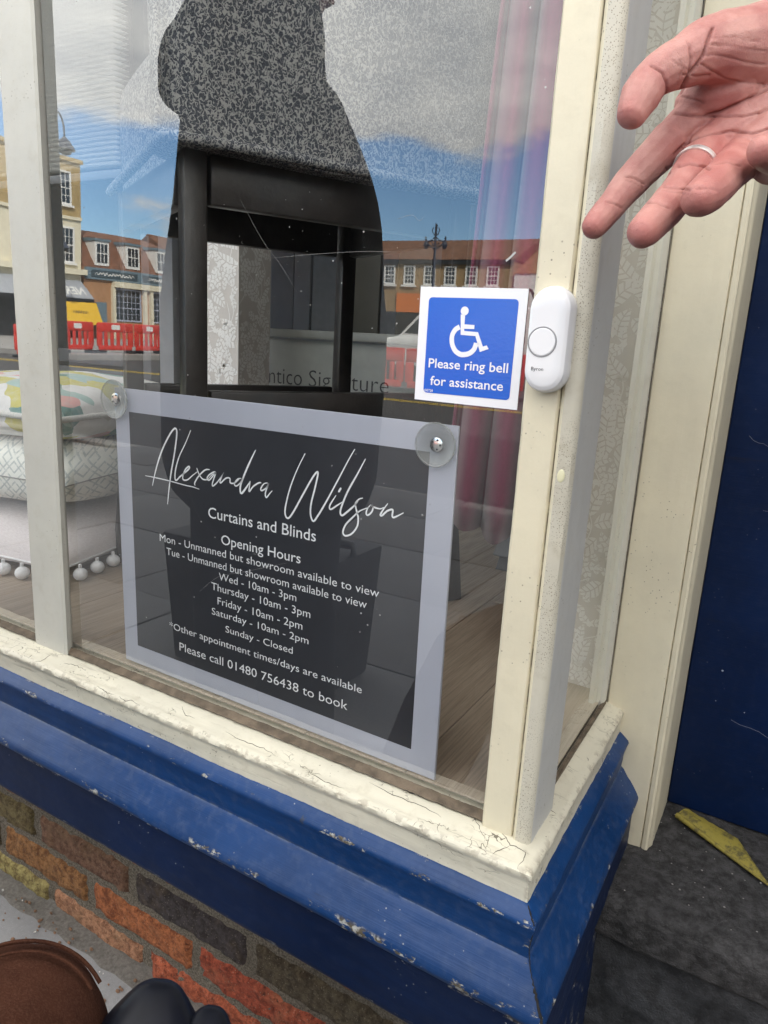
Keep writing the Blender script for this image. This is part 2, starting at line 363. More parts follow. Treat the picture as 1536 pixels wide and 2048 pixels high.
mb = MB(); mb.grid(lambda u, v: (-4.7 + 4.59 * u, 0.03 - 0.26 * v, 0.0065 + 0.0010 * noise.noise((u * 40, v * 3, 2)) - 0.006 * (v > 0.97)), 200, 20); obj('concrete_margin', mb, stone_mat('pale_concrete', (0.28, 0.28, 0.285), 0.85, 140, 0.2, 0.08), pave, smooth=60)
first = True
for j in range(6):
    for i in range(10):
        o = p0 if first else p0.copy()
        if not first: COL.objects.link(o)
        first = False
        o.location = (-5.2 + i * 0.752 + (j % 2) * 0.37, -0.58 - j * 0.60 + 0.012, random.uniform(-0.002, 0.002))

# ================================================================== SHOP BUILDING (behind and above the frame of view)
M_SHOPBR = stone_mat('shop_upper_brick', (0.30, 0.20, 0.13), 0.9, 40, 0.4)
bld = thing('shop_building', 'brick shop building above and around the cream and blue window', 'building', (0, 3, 0))
mb = MB(); mb.box((-12, 0.02, 3.06), (12, 0.30, 8.2)); obj('upper_wall', mb, M_SHOPBR, bld)
mb = MB(); mb.box((-12, 0.05, 0.0), (-4.72, 0.30, 3.055)); obj('side_wall', mb, M_SHOPBR, bld)
mb = MB(); mb.box((1.05, 0.05, 0.0), (12, 0.30, 3.055)); obj('side_wall', mb, M_SHOPBR, bld)
mb = MB(); mb.prism([(0.0, 8.21), (7.0, 8.21), (3.5, 11.0)], -12, 12, 'x'); obj('roof', mb, plain('shop_roof_tiles', (0.16, 0.07, 0.045), 0.8), bld)
mb = MB(); mb.box((-12, 6.7, 0), (12, 7.0, 8.2)).box((-12, 0.31, 0), (-11.7, 6.69, 8.2)).box((11.7, 0.31, 0), (12, 6.69, 8.2)); obj('rear_wall', mb, M_SHOPBR, bld)
mb = MB(); mb.box((0.63, -0.05, 0.48), (1.60, 0.298, 3.055)); obj('added_bay_casing', mb, M_CREAMG, bld, bevel=0.01)  # unseen bay, added to keep sky light off the window's return side
mb = MB(); mb.box((0.60, -0.09, 0.0), (1.63, 0.298, 0.477)); obj('added_bay_base', mb, M_NAVY, bld, bevel=0.01)  # lower half of the added light-blocking bay
mb = MB(); mb.box((-5.0, 0.31, 3.06), (2.2, 4.2, 3.1)); struct('ceiling', mb, plain('white_ceiling', (0.6, 0.6, 0.6), 0.8))
mb = MB(); mb.box((-5.0, 4.2, 0.0), (2.2, 4.3, 3.05)); struct('interior_back_wall', mb, M_WALLIN)
mb = MB(); mb.box((-5.05, 0.31, 0.0), (-5.0, 4.2, 3.05)); struct('interior_side_wall', mb, M_WALLIN)
mb = MB(); mb.box((2.2, 0.31, 0.0), (2.25, 4.2, 3.05)); struct('interior_side_wall', mb, M_WALLIN)

# ================================================================== BRICK WALL under the window
def brick_mat():
    m, g = mat('old_brick'); o = g.obj(); oi = g.n('ShaderNodeObjectInfo')
    col = oi.outputs['Color']
    a = g.noise(o, 70, 7, 0.78); b = g.noise(o, 260, 5, 0.75); big = g.noise(o, 16, 3, 0.6)
    c = g.mix(g.ss(a, 0.36, 0.64), g.mix(1.0, col, (0.45, 0.38, 0.34), 'MULTIPLY'), g.mix(1.0, col, (1.35, 1.42, 1.45), 'MULTIPLY'))
    c = g.mix(g.m('MULTIPLY', g.ss(big, 0.5, 0.75), 0.45), c, g.mix(0.5, col, (0.36, 0.25, 0.13)))
    pit = g.ss(b, 0.56, 0.68)
    c = g.mix(g.m('MULTIPLY', pit, 0.6), c, (0.055, 0.035, 0.025))
    fl = g.m('LESS_THAN', g.vor(o, 230), 0.17); c = g.mix(g.m('MULTIPLY', fl, 0.4), c, (0.42, 0.36, 0.27))
    return finish(m, g, principled(g, c, 0.92, g.bump(g.m('SUBTRACT', g.m('ADD', a, g.m('MULTIPLY', b, 0.5)), pit), 1.0, 0.006)))
M_BRICK = brick_mat()
bw = thing('brick_wall', 'low wall of worn orange and dark bricks under the blue ledge', 'brick wall', (-1, 0.03, 0))
mb = MB()
mb.grid(lambda u, v: (lambda x, z: (x, 0.0335 + 0.0030 * noise.noise((x * 60, 0, z * 60)), z))(-4.7 + 4.573 * u, -0.02 + 0.4 * v), 420, 40)
obj('mortar_bed', mb, M_MORTAR, bw, smooth=60)
def rough_brick(x0, x1, z0, z1, seed, amp):
    nx, nz = 22, 7; mb = MB(); d = 0.026
    def fn(u, v):
        x = x0 + (x1 - x0) * u; z = z0 + (z1 - z0) * v
        e = min(u * (x1 - x0), (1 - u) * (x1 - x0), v * (z1 - z0), (1 - v) * (z1 - z0))
        q = Vector((x * 40 + seed, z * 40, seed)); y = 0.0285 + amp * (noise.noise(q) * 0.5 + noise.noise(q * 2.7) * 0.35)
        y += 0.0022 * max(0, 1 - e / 0.0035) ** 2 if e < 0.0035 else 0
        if e <= 1e-9: y += 0.009
        j = 0.0022
        return (x + j * noise.noise((z * 90, x * 50, seed)), y, z + j * noise.noise((x * 70, seed, z * 20)))
    mb.grid(fn, nx, nz); return mb
rows = {  # top z -> (joints, colours)
 0.1775: ([-1.46, -1.228, -0.998, -0.766, -0.53, -0.30, -0.128], [(.20,.15,.06), (.16,.12,.05), (.20,.10,.06), (.055,.042,.042), (.10,.075,.045), (.22,.08,.04)]),
 0.1125: ([-1.56, -1.33, -1.10, -0.866, -0.634, -0.40, -0.17, -0.128], [(.25,.12,.05), (.10,.07,.04), (.32,.145,.052), (.40,.125,.045), (.38,.075,.035), (.30,.09,.04), (.2,.08,.05)]),
 0.0475: ([-1.43, -1.197, -0.967, -0.737, -0.505, -0.27, -0.128], [(.3,.2,.08), (.34,.27,.10), (.42,.20,.11), (.42,.10,.045), (.33,.10,.05), (.25,.1,.05)]),
 0.2425: ([-1.58, -1.34, -1.11, -0.88, -0.65, -0.42, -0.18, -0.128], [(.25,.1,.05)] * 7), 0.3075: ([-1.5, -1.27, -1.04, -0.8, -0.57, -0.34, -0.128], [(.22,.1,.06)] * 6)}
sd_ = 0
for zt, (js, cols) in rows.items():
    js = [-2.6 + 0.235 * k for k in range(int((js[0] + 2.6) / 0.235))] + js; cols = [(.26, .12, .05)] * (len(js) - 1 - len(cols)) + cols
    for i in range(len(js) - 1):
        sd_ += 1
        z1 = zt - 0.0025; z0 = zt - 0.065 + 0.0035
        o = obj('brick', rough_brick(js[i] + 0.004, js[i + 1] - 0.004, z0, z1, sd_ * 3.7, 0.015 if cols[i][0] > 0.36 and cols[i][1] < 0.11 else 0.008), M_BRICK, bw, smooth=70)
        o.color = (*[k * 1.06 for k in cols[i]], 1)
# mortar fillet and grit along the foot of the wall
mb = MB()
def fil(u, v):
    x = -4.7 + 4.573 * u; n1 = noise.noise((x * 25, v * 3, 1)); n2 = noise.noise((x * 90, v * 9, 5))
    y = 0.040 - 0.050 * v * (1 + 0.16 * n1); z = 0.0075 + 0.004 * (1 - v) ** 1.7 + 0.003 * n1 * (1 - v) + 0.0025 * n2 * (1 - v * v) - 0.004 * (v == 1)
    return (x, y, z)
mb.grid(fil, 600, 10); obj('mortar_fillet', mb, stone_mat('dirty_mortar', (0.20, 0.185, 0.165), 0.95, 150, 1.0, 0.3), bw, smooth=70)
mb = MB()
for k in range(90):
    x = random.uniform(-1.5, -0.15); y = random.uniform(-0.09, 0.012) ; z = 0.0085 if y < -0.01 else 0.012
    s = random.choice([0.0012, 0.002, 0.003, 0.006 if random.random() < .4 else 0.002]); a = random.uniform(0, 6)
    pts = [(x + s * math.cos(a + t) * random.uniform(.5, 1.2), y + s * math.sin(a + t) * random.uniform(.5, 1.2), z + random.uniform(0, s * .6)) for t in (0, 1.3, 2.6, 3.9, 5.1)]
    mb.add(pts + [(p[0], p[1], p[2] - 0.0015) for p in pts], [(0, 1, 2, 3, 4), (9, 8, 7, 6, 5)] + [(i, i + 5, (i + 1) % 5 + 5, (i + 1) % 5) for i in range(5)])
obj('paint_flakes', mb, plain('flaked_paint', (0.68, 0.66, 0.62), 0.7, 0.2, 200), kind='stuff', label='pale paint flakes and grit lying along the foot of the wall')
mb = MB()
for k in range(160):
    x = random.uniform(-1.4, -0.12); y = random.uniform(-0.05, 0.015); z = 0.008 if y < -0.01 else 0.011; s = random.uniform(.0015, .0042)
    mb.ball((x, y, z), (s, s * random.uniform(.5, 1), s * .7), 6, 4)
obj('grit', mb, stone_mat('brick_grit', (0.28, 0.16, 0.10), 0.95, 200, .5, .4), kind='stuff', label='crumbs of brick and mortar at the foot of the wall')

# ================================================================== SHOP WINDOW
win = thing('shop_window', 'cream painted shop window with a peeling blue ledge below it', 'shop window', (-1, 0, 0.5))
XC = -0.189                                                   # pane line of the return side
def sweep(prof, xl, yend, stepx, amp, seed, fine=1.0, kk=1.0, rag=0):
    """profile [(outset, z)] run along the front from xl, round the corner and back along the return to yend"""
    P = []
    for (o0, z0), (o1, z1) in zip(prof, prof[1:]):
        n = max(1, int(math.hypot(o1 - o0, z1 - z0) / 0.0035))
        P += [(o0 + (o1 - o0) * k / n, z0 + (z1 - z0) * k / n) for k in range(n)]
    P.append(prof[-1]); mb = MB(); nv = len(P) - 1
    nx = int((XC - xl) / stepx); ny = int(yend / stepx); st = [(xl + (XC - xl) * i / nx, None) for i in range(nx + 1)] + [(None, yend * i / ny) for i in range(1, ny + 1)]
    vs = []
    for x, y in st:
        for o_, z_ in P:
            if x is not None: t = (x - xl) / (XC - xl); p = Vector((x + o_ * max(0, 1 - (XC - x) / 0.12) , -o_, z_)); q = x; nrm = Vector((0, -1, 0.5))
            else: p = Vector((XC + o_, y - o_ * max(0, 1 - y / 0.12), z_)); q = y + 7; nrm = Vector((1, 0, 0.5))
            d = noise.noise((q * 9, o_ * 60, z_ * 60 + seed)) + 0.55 * noise.noise((q * 42, o_ * 160, z_ * 160 + seed)) + 0.3 * fine * noise.noise((q * 150, o_ * 300, z_ * 300 + seed))
            p += nrm * (amp * d)
            if rag and o_ < 0.0125 and x is not None: p.y += rag * (noise.noise((q * 38, 1, 2)) + .7 * noise.noise((q * 110, 5, 2))) * min(1, (o_ + .02) / .02); p.z -= .0022 * (o_ < .0095)
            vs.append(p)
    n = nv + 1
    mb.add(vs, [(i * n + k, i * n + k + 1, (i + 1) * n + k + 1, (i + 1) * n + k) for i in range(len(st) - 1) for k in range(nv)])
    return mb
sillm = sweep([(-0.02, 0.5205), (0.009, 0.5205), (0.022, 0.5195), (0.030, 0.5172), (0.033, 0.5160), (0.041, 0.5150), (0.0455, 0.5120), (0.0462, 0.5075), (0.0440, 0.5045), (0.0440, 0.486), (0.0445, 0.478)], -4.66, 0.316, 0.0032, 0.0011, 3.0, 1.4, rag=0.0042)
obj('sill', sillm, M_SILL, win, smooth=50)
from mathutils.bvhtree import BVHTree
bv = BVHTree.FromPolygons(sillm.v, sillm.f); mb = MB()
for L in [[(-0.2222, 0.0027), (-0.2108, -0.0143), (-0.1908, -0.0344)], [(-0.2148, -0.0082), (-0.2145, -0.0178)], [(-0.1907, -0.0134), (-0.1805, -0.017), (-0.1713, -0.025), (-0.1575, -0.0234), (-0.155, -0.0335), (-0.1575, -0.0428), (-0.1484, -0.055), (-0.1455, -0.0600)],
 [(-0.1713, -0.025), (-0.1796, -0.0347), (-0.1834, -0.0430)], [(-0.1764, 0.0665), (-0.1612, 0.0525), (-0.1490, 0.0501)], [(-0.1536, 0.1722), (-0.1490, 0.1628)], [(-0.8576, -0.0424), (-0.8496, -0.0406), (-0.8501, -0.028), (-0.85, -0.0187)],
 [(-0.8762, -0.0348), (-0.8726, -0.0440)], [(-0.817, -0.0284), (-0.7964, -0.0252), (-0.7697, -0.0252)], [(-0.6884, -0.0418), (-0.6797, -0.0436), (-0.6713, -0.0424), (-0.6629, -0.0413), (-0.6474, -0.043)], [(-0.7318, -0.0414), (-0.7117, -0.0430), (-0.6955, -0.0432)],
 [(-0.52, -0.030), (-0.495, -0.033), (-0.462, -0.031), (-0.44, -0.034)], [(-0.40, -0.036), (-0.372, -0.040), (-0.345, -0.038)], [(-0.33, -0.020), (-0.30, -0.023), (-0.262, -0.022), (-0.24, -0.026)], [(-0.60, -0.022), (-0.585, -0.030), (-0.566, -0.028)]]:
    P = [Vector((x, y, 0)) for x, y in L]; Q = []
    for i in range(len(P) - 1):
        for k in range(6):
            p = P[i].lerp(P[i + 1], k / 6); p.x += 0.0016 * noise.noise((p.x * 200, p.y * 200, 1)); p.y += 0.0016 * noise.noise((p.x * 200, p.y * 200, 9)); h = bv.ray_cast(Vector((p.x, p.y, 0.6)), Vector((0, 0, -1)))[0]
            if h: Q.append(h)
    if len(Q) > 2: mb.tube(Q, [0.00025 * (0.4 + min(1, 3 * min(i, len(Q) - 1 - i) / len(Q))) for i in range(len(Q))], 5)
obj('paint_crack', mb, plain('crack_dirt', (0.05, 0.042, 0.032), 0.9), win, kind='stuff')
led = sweep([(0.040, 0.4835), (0.046, 0.4825), (0.056, 0.4735), (0.0575, 0.470), (0.0560, 0.4665), (0.0535, 0.452), (0.0525, 0.4345), (0.0560, 0.4320), (0.0770, 0.4035), (0.0800, 0.3975), (0.0795, 0.3925), (0.0755, 0.3895)], -4.66, 0.316, 0.0036, 0.0007, 11.0)
obj('ledge', led, M_BLUE, win, smooth=50)
lb = BVHTree.FromPolygons(led.v, led.f); mb = MB(); mq = []
for k in range(40):
    o_ = 0.046 + 0.034 * k / 39; z_ = 0.484 - 0.010 * min(1, k / 11) - (0.0 if k < 11 else 0.042 * min(1, (k - 11) / 3)) - (0 if k < 14 else 0.033 * (k - 14) / 25)
    p = Vector((XC + o_, -o_, z_)); h = lb.find_nearest(p)[0]; h = h + Vector((0.0012 * noise.noise((k * .7, 2, 1)), 0.0012 * noise.noise((k * .7, 5, 3)), 0)); mq.append(lb.find_nearest(h)[0])
mb.tube(mq, [0.0004 + 0.0010 * abs(noise.noise((k * .31, 7, 2))) + (0.0007 if k > 22 else 0) for k in range(40)], 6); obj('mitre_crack', mb, plain('dark_open_joint', (0.012, 0.011, 0.011), 0.9), win, smooth=60)
fas = sweep([(0.0700, 0.3900), (0.0750, 0.3880), (0.0750, 0.320), (0.0735, 0.3165), (0.050, 0.316), (-0.03, 0.316)], -4.66, 0.316, 0.006, 0.0006, 23.0)
obj('fascia_board', fas, M_NAVY, win, smooth=50)
# panes
def pane(xs, ys, z0, z1, axis):
    mb = MB(); a = Vector((xs[0], ys[0], z0)); b = Vector((xs[1], ys[1], z1))
    mb.box(a, b); o = obj('window_pane', mb, M_GLASS, win); o.data.materials.append(M_CLEAR)
    for p in o.data.polygons:
        n = p.normal
        p.material_index = 0 if (axis == 'y' and n.y < -0.5) or (axis == 'x' and n.x > 0.5) else 1
    return o
pane((-0.842, -0.1985), (0.0, 0.004), 0.512, 2.95, 'y')
pane((-1.56, -0.892), (0.0, 0.004), 0.512, 2.95, 'y'); pane((-2.60, -1.61), (0.0, 0.004), 0.512, 2.95, 'y'); pane((-3.62, -2.65), (0.0, 0.004), 0.512, 2.95, 'y'); pane((-4.60, -3.67), (0.0, 0.004), 0.512, 2.95, 'y')
pane((-0.1735, -0.1695), (0.056, 0.302), 0.512, 2.95, 'x').data.materials[0] = M_GLASS1
mb = MB(); rd = random.Random(4)
for k in range(60):
    x, z = (rd.gauss(-0.47, 0.09), rd.gauss(1.03, 0.09)) if k < 45 else (rd.uniform(-0.8, -0.22), rd.uniform(0.6, 1.35)); s = rd.choice((0.0002, 0.00025, 0.0003, 0.0005)); mb.ball((x, -0.0003, z), (s * rd.uniform(.7, 1.6), 0.0003, s), 6, 4)
for pts in ([(-0.53, 1.10), (-0.50, 1.06), (-0.475, 1.035), (-0.455, 1.01)], [(-0.49, 1.043), (-0.44, 1.046), (-0.38, 1.048), (-0.345, 1.047)], [(-0.59, 0.665), (-0.56, 0.69), (-0.52, 0.705), (-0.46, 0.728)], [(-0.345, 1.075), (-0.33, 1.078), (-0.322, 1.073), (-0.317, 1.077)]):
    stroke(mb, pts, 0.00013, lambda u, v: (u, -0.0004, v))
stroke(mb, [(-0.2372, 1.0385), (-0.2335, 1.0415), (-0.2295, 1.0455)], 0.0017, lambda u, v: (u, -0.0006, v), False)
obj('dried_marks', mb, plain('dried_paint_specks', (0.45, 0.45, 0.44), 0.7), win, kind='stuff')
# raw timber beads that hold the glass
M_RAW = plain('bare_weathered_wood', (0.12, 0.092, 0.064), 0.85, 0.35, 60, 0.6, 300)
for x0, x1 in ((-0.842, -0.205), (-1.56, -0.900)):
    mb = MB(); mb.grid(lambda u, v: (x0 + (x1 - x0) * u, -0.0005 - 0.0105 * v, 0.5255 - 0.0045 * v * v + 0.0010 * noise.noise((u * 60 * (x1 - x0), v * 3, 4)) + 0.0006 * noise.noise((u * 260 * (x1 - x0), v, 9))), 240, 4)
    obj('glazing_bead', mb, M_RAW, win, smooth=60)
def column(name, poly, z0, z1, mat_, parent, amp=0.0005, n=170, sd=0, close=True, lbl=None):
    P = []
    for i in range(len(poly)):
        a, b = poly[i], poly[(i + 1) % len(poly)]; k = max(1, int(math.dist(a, b) / 0.004))
        P += [(a[0] + (b[0] - a[0]) * t / k, a[1] + (b[1] - a[1]) * t / k) for t in range(k)]
    c = (sum(p[0] for p in poly) / len(poly), sum(p[1] for p in poly) / len(poly)); mb = MB(); m_ = len(P)
    for j in range(n + 1):
        z = z0 + (z1 - z0) * j / n
        for k, (x, y) in enumerate(P):
            d = amp * (noise.noise((x * 120, y * 120, z * 8 + sd)) + 0.5 * noise.noise((x * 300, y * 300, z * 45 + sd)))
            dx, dy = x - c[0], y - c[1]; L = math.hypot(dx, dy) or 1
            mb.v.append((x + dx / L * d, y + dy / L * d, z))
    mb.f += [(j * m_ + k, j * m_ + (k + 1) % m_, (j + 1) * m_ + (k + 1) % m_, (j + 1) * m_ + k) for j in range(n) for k in range(m_)]
    return obj(name, mb, mat_, parent, smooth=35)
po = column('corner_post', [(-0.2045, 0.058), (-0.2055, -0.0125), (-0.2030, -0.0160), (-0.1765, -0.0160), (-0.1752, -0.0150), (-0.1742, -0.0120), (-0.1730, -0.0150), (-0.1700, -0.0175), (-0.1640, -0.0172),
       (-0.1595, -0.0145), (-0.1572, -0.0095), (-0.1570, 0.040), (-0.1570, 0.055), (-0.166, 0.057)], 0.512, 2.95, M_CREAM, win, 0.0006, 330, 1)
po.data.materials.append(M_POSTSHADE); po.data.materials.append(M_BEAD)
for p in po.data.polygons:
    if p.normal.x > 0.8 and p.center.y > -0.008: p.material_index = 1  # right-hand side faces get the cream with painted-in shade
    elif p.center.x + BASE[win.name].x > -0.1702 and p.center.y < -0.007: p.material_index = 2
column('mullion', [(-0.902, 0.006), (-0.9005, -0.011), (-0.8975, -0.0145), (-0.8335, -0.0145), (-0.8305, -0.0115), (-0.8365, 0.000), (-0.8425, 0.006)], 0.512, 2.95, M_CREAMG, win, 0.0005, 260, 5)
column('side_stile', [(-0.1845, 0.290), (-0.1835, 0.285), (-0.1775, 0.284), (-0.1755, 0.292), (-0.1700, 0.294), (-0.1668, 0.302), (-0.1668, 0.3135), (-0.1845, 0.3135)], 0.512, 2.95, M_CREAMG, win, 0.0003, 120, 9)
mb = MB(); mb.box((-4.70, -0.06, 2.95), (-0.14, 0.31, 3.05)); obj('head_beam', mb, M_CREAM, win, bevel=0.006)
column('end_post', [(-4.68, 0.02), (-4.68, -0.016), (-4.60, -0.016), (-4.60, 0.02)], 0.30, 2.95, M_CREAM, win, 0.0005, 60, 12)
mb = MB(); mb.box((-0.1665, 0.005, 0.0), (-0.122, 0.317, 0.33)); obj('return_plinth', mb, M_NAVY, win, bevel=0.003)
for xm in (-1.585, -2.625, -3.645):
    mb = MB(); mb.box((xm - 0.034, -0.0145, 0.512), (xm + 0.034, 0.006, 2.95)); obj('mullion', mb, M_CREAMG, win, bevel=0.003)
mb = MB(); mb.box((-4.66, 0.02, 0.30), (-0.20, 0.30, 0.505)); obj('sill_core', mb, M_RAW, win)
# ---- yellowish blob of old filler and the door pilaster
mb = MB(); mb.ball((-0.1662, -0.0171, 0.868), (0.0036, 0.0008, 0.0058), 14, 8); obj('paint_blob', mb, plain('yellowed_paint', (0.68, 0.65, 0.44), 0.4), win, smooth=60)
pil = thing('door_pilaster', 'cream painted pilaster with a beaded edge beside the navy door', 'pilaster', (-0.125, 0.36, 0.33))
column('pilaster_shaft', [(-0.1662, 0.44), (-0.1662, 0.318), (-0.1645, 0.3155), (-0.1030, 0.3150), (-0.0985, 0.3150), (-0.0975, 0.3175), (-0.0962, 0.3145), (-0.0915, 0.3135), (-0.0890, 0.3150), (-0.0880, 0.322),
       (-0.0866, 0.324), (-0.0850, 0.330), (-0.0850, 0.44)], 0.318, 3.05, M_CREAM, pil, 0.0006, 300, 31)

# ================================================================== DOOR AND DOORSTEP
door = thing('shop_door', 'dark navy painted door, scuffed and chipped, in its recess', 'door', (0.35, 0.45, 0.33))
M_DOOR = gloss_paint('scuffed_navy_paint', (0.003, 0.014, 0.060), chip=0.0, rough=0.36, dustk=0.03, edge=0, spec=0.22)
mb = MB(); mb.box((-0.0845, 0.440, 0.329), (0.62, 0.485, 2.90)); obj('door_leaf', mb, M_DOOR, door, bevel=0.003)
mb = MB()
for k in range(14):                                            # splashes and scratches on the door
    x, z = random.uniform(-0.06, 0.05), random.uniform(0.36, 1.0); s = random.choice((0.0006, 0.0009, 0.0015))
    if k < 5: mb.ball((x, 0.4398, z), (s, 0.0006, s * random.uniform(.7, 1.2)), 8, 4)
    else: mb.tube([(x + t * 0.006 * (1 + k % 3), 0.4396, z - 0.003 * t + 0.002 * math.sin(t * 1.5 + k)) for t in range(5)], 0.00016, 4)
obj('paint_splash', mb, plain('pale_splash', (0.25, 0.28, 0.36), 0.6), door, smooth=60, kind='stuff')
mb = MB(); mb.ball((0.030, 0.4396, 0.545), (0.003, 0.0008, 0.007), 8, 6); obj('bare_chip', mb, plain('bare_orange_chip', (0.55, 0.24, 0.13), 0.7), door, smooth=60)
mb = MB(); mb.box((0.625, 0.30, 0.318), (1.05, 0.46, 3.05)); obj('door_jamb', mb, M_CREAM, door, bevel=0.004)
mb = MB(); mb.box((-0.0845, 0.30, 2.905), (0.62, 0.46, 3.05)); obj('door_head', mb, M_CREAM, door)
step = thing('doorstep', 'dark worn stone doorstep in front of the navy door', 'doorstep', (0.4, 0.3, 0))
mb = MB()
def slab(u, v):
    x = -0.122 + 1.2 * u
    yf = 0.197 + 0.004 * noise.noise((x * 12, 3, 0)) + 0.003 * noise.noise((x * 45, 8, 0))
    L = [(0.60, 0.327), (yf + 0.012, 0.3262), (yf + 0.003, 0.322), (yf, 0.314), (yf + 0.001, 0.272), (yf + 0.006, 0.266), (yf + 0.03, 0.265)]
    S_ = [0, 0.52, 0.58, 0.64, 0.88, 0.94, 1.0]
    for i in range(6):
        if v <= S_[i + 1] + 1e-9:
            t = (v - S_[i]) / (S_[i + 1] - S_[i]); y = L[i][0] * (1 - t) + L[i + 1][0] * t; z = L[i][1] * (1 - t) + L[i + 1][1] * t; break
    d = 0.0028 * noise.noise((x * 14, y * 14, z * 30)) + 0.0014 * noise.noise((x * 60, y * 60, z * 60)) + 0.0012 * noise.noise((x * 160, y * 160, z * 160)) * (v > 0.55)
    return (x, y - d * (v > 0.56), z + d * (v < 0.66))
mb.grid(slab, 240, 100); obj('step_slab', mb, M_SLAB, step, smooth=60)
mb = MB(); mb.grid(lambda u, v: (-0.122 + 1.2 * u, 0.218 + 0.012 * noise.noise((u * 18, v * 5, 2)) + 0.004 * noise.noise((u * 90, v * 25, 6)), -0.01 + 0.278 * v), 160, 40)
obj('step_riser', mb, M_RISER, step, smooth=60)
mb = MB()
for k in range(60):
    x, y = random.uniform(-0.11, 0.16), random.uniform(0.21, 0.43); s = random.uniform(0.0004, 0.0015)
    mb.ball((x, y, 0.3285), (s, s * .8, s * .5), 6, 4)
obj('step_crumbs', mb, plain('pale_crumbs', (0.26, 0.25, 0.24), 0.8), kind='stuff', label='pale crumbs and flakes scattered on the dark doorstep')
# folded yellow strip lying on the step against the door
yl = MB()
A0, A1, B0, B1 = Vector((-0.066, 0.404, 0.336)), Vector((0.055, 0.330, 0.331)), Vector((-0.055, 0.424, 0.338)), Vector((0.036, 0.388, 0.336))
def strip(u, v):
    a = A0.lerp(A1, u); b = B0.lerp(B1, u) if u < 0.75 else B0.lerp(B1, 0.75).lerp(A1, (u - 0.75) / 0.25)
    p = a.lerp(b, v); p.z += 0.004 * math.sin(v * 3.1) * (1 - 0.4 * u) + 0.0012 * noise.noise((u * 14, v * 8, 3)); return p
yl.grid(strip, 40, 10)
c0 = [A0.lerp(A1, t / 20) + Vector((0, -0.002, 0.001)) for t in range(21)]; yl.tube(c0, [0.0042 - 0.0028 * t / 20 for t in range(21)], 10)
m, g = mat('dirty_yellow_card'); o_ = g.obj()
M_YEL = finish(m, g, principled(g, g.mix(g.ss(g.noise(o_, 70, 5, 0.7), 0.48, 0.66), (0.30, 0.25, 0.05), (0.10, 0.085, 0.035)), 0.6, g.bump(g.noise(o_, 200, 3), 0.2, 0.001)))
yo = obj('yellow_strip', yl, M_YEL, origin=(0, 0.38, 0.33), smooth=60); tag(yo, 'dirty yellow folded strip lying on the doorstep against the door', 'litter')
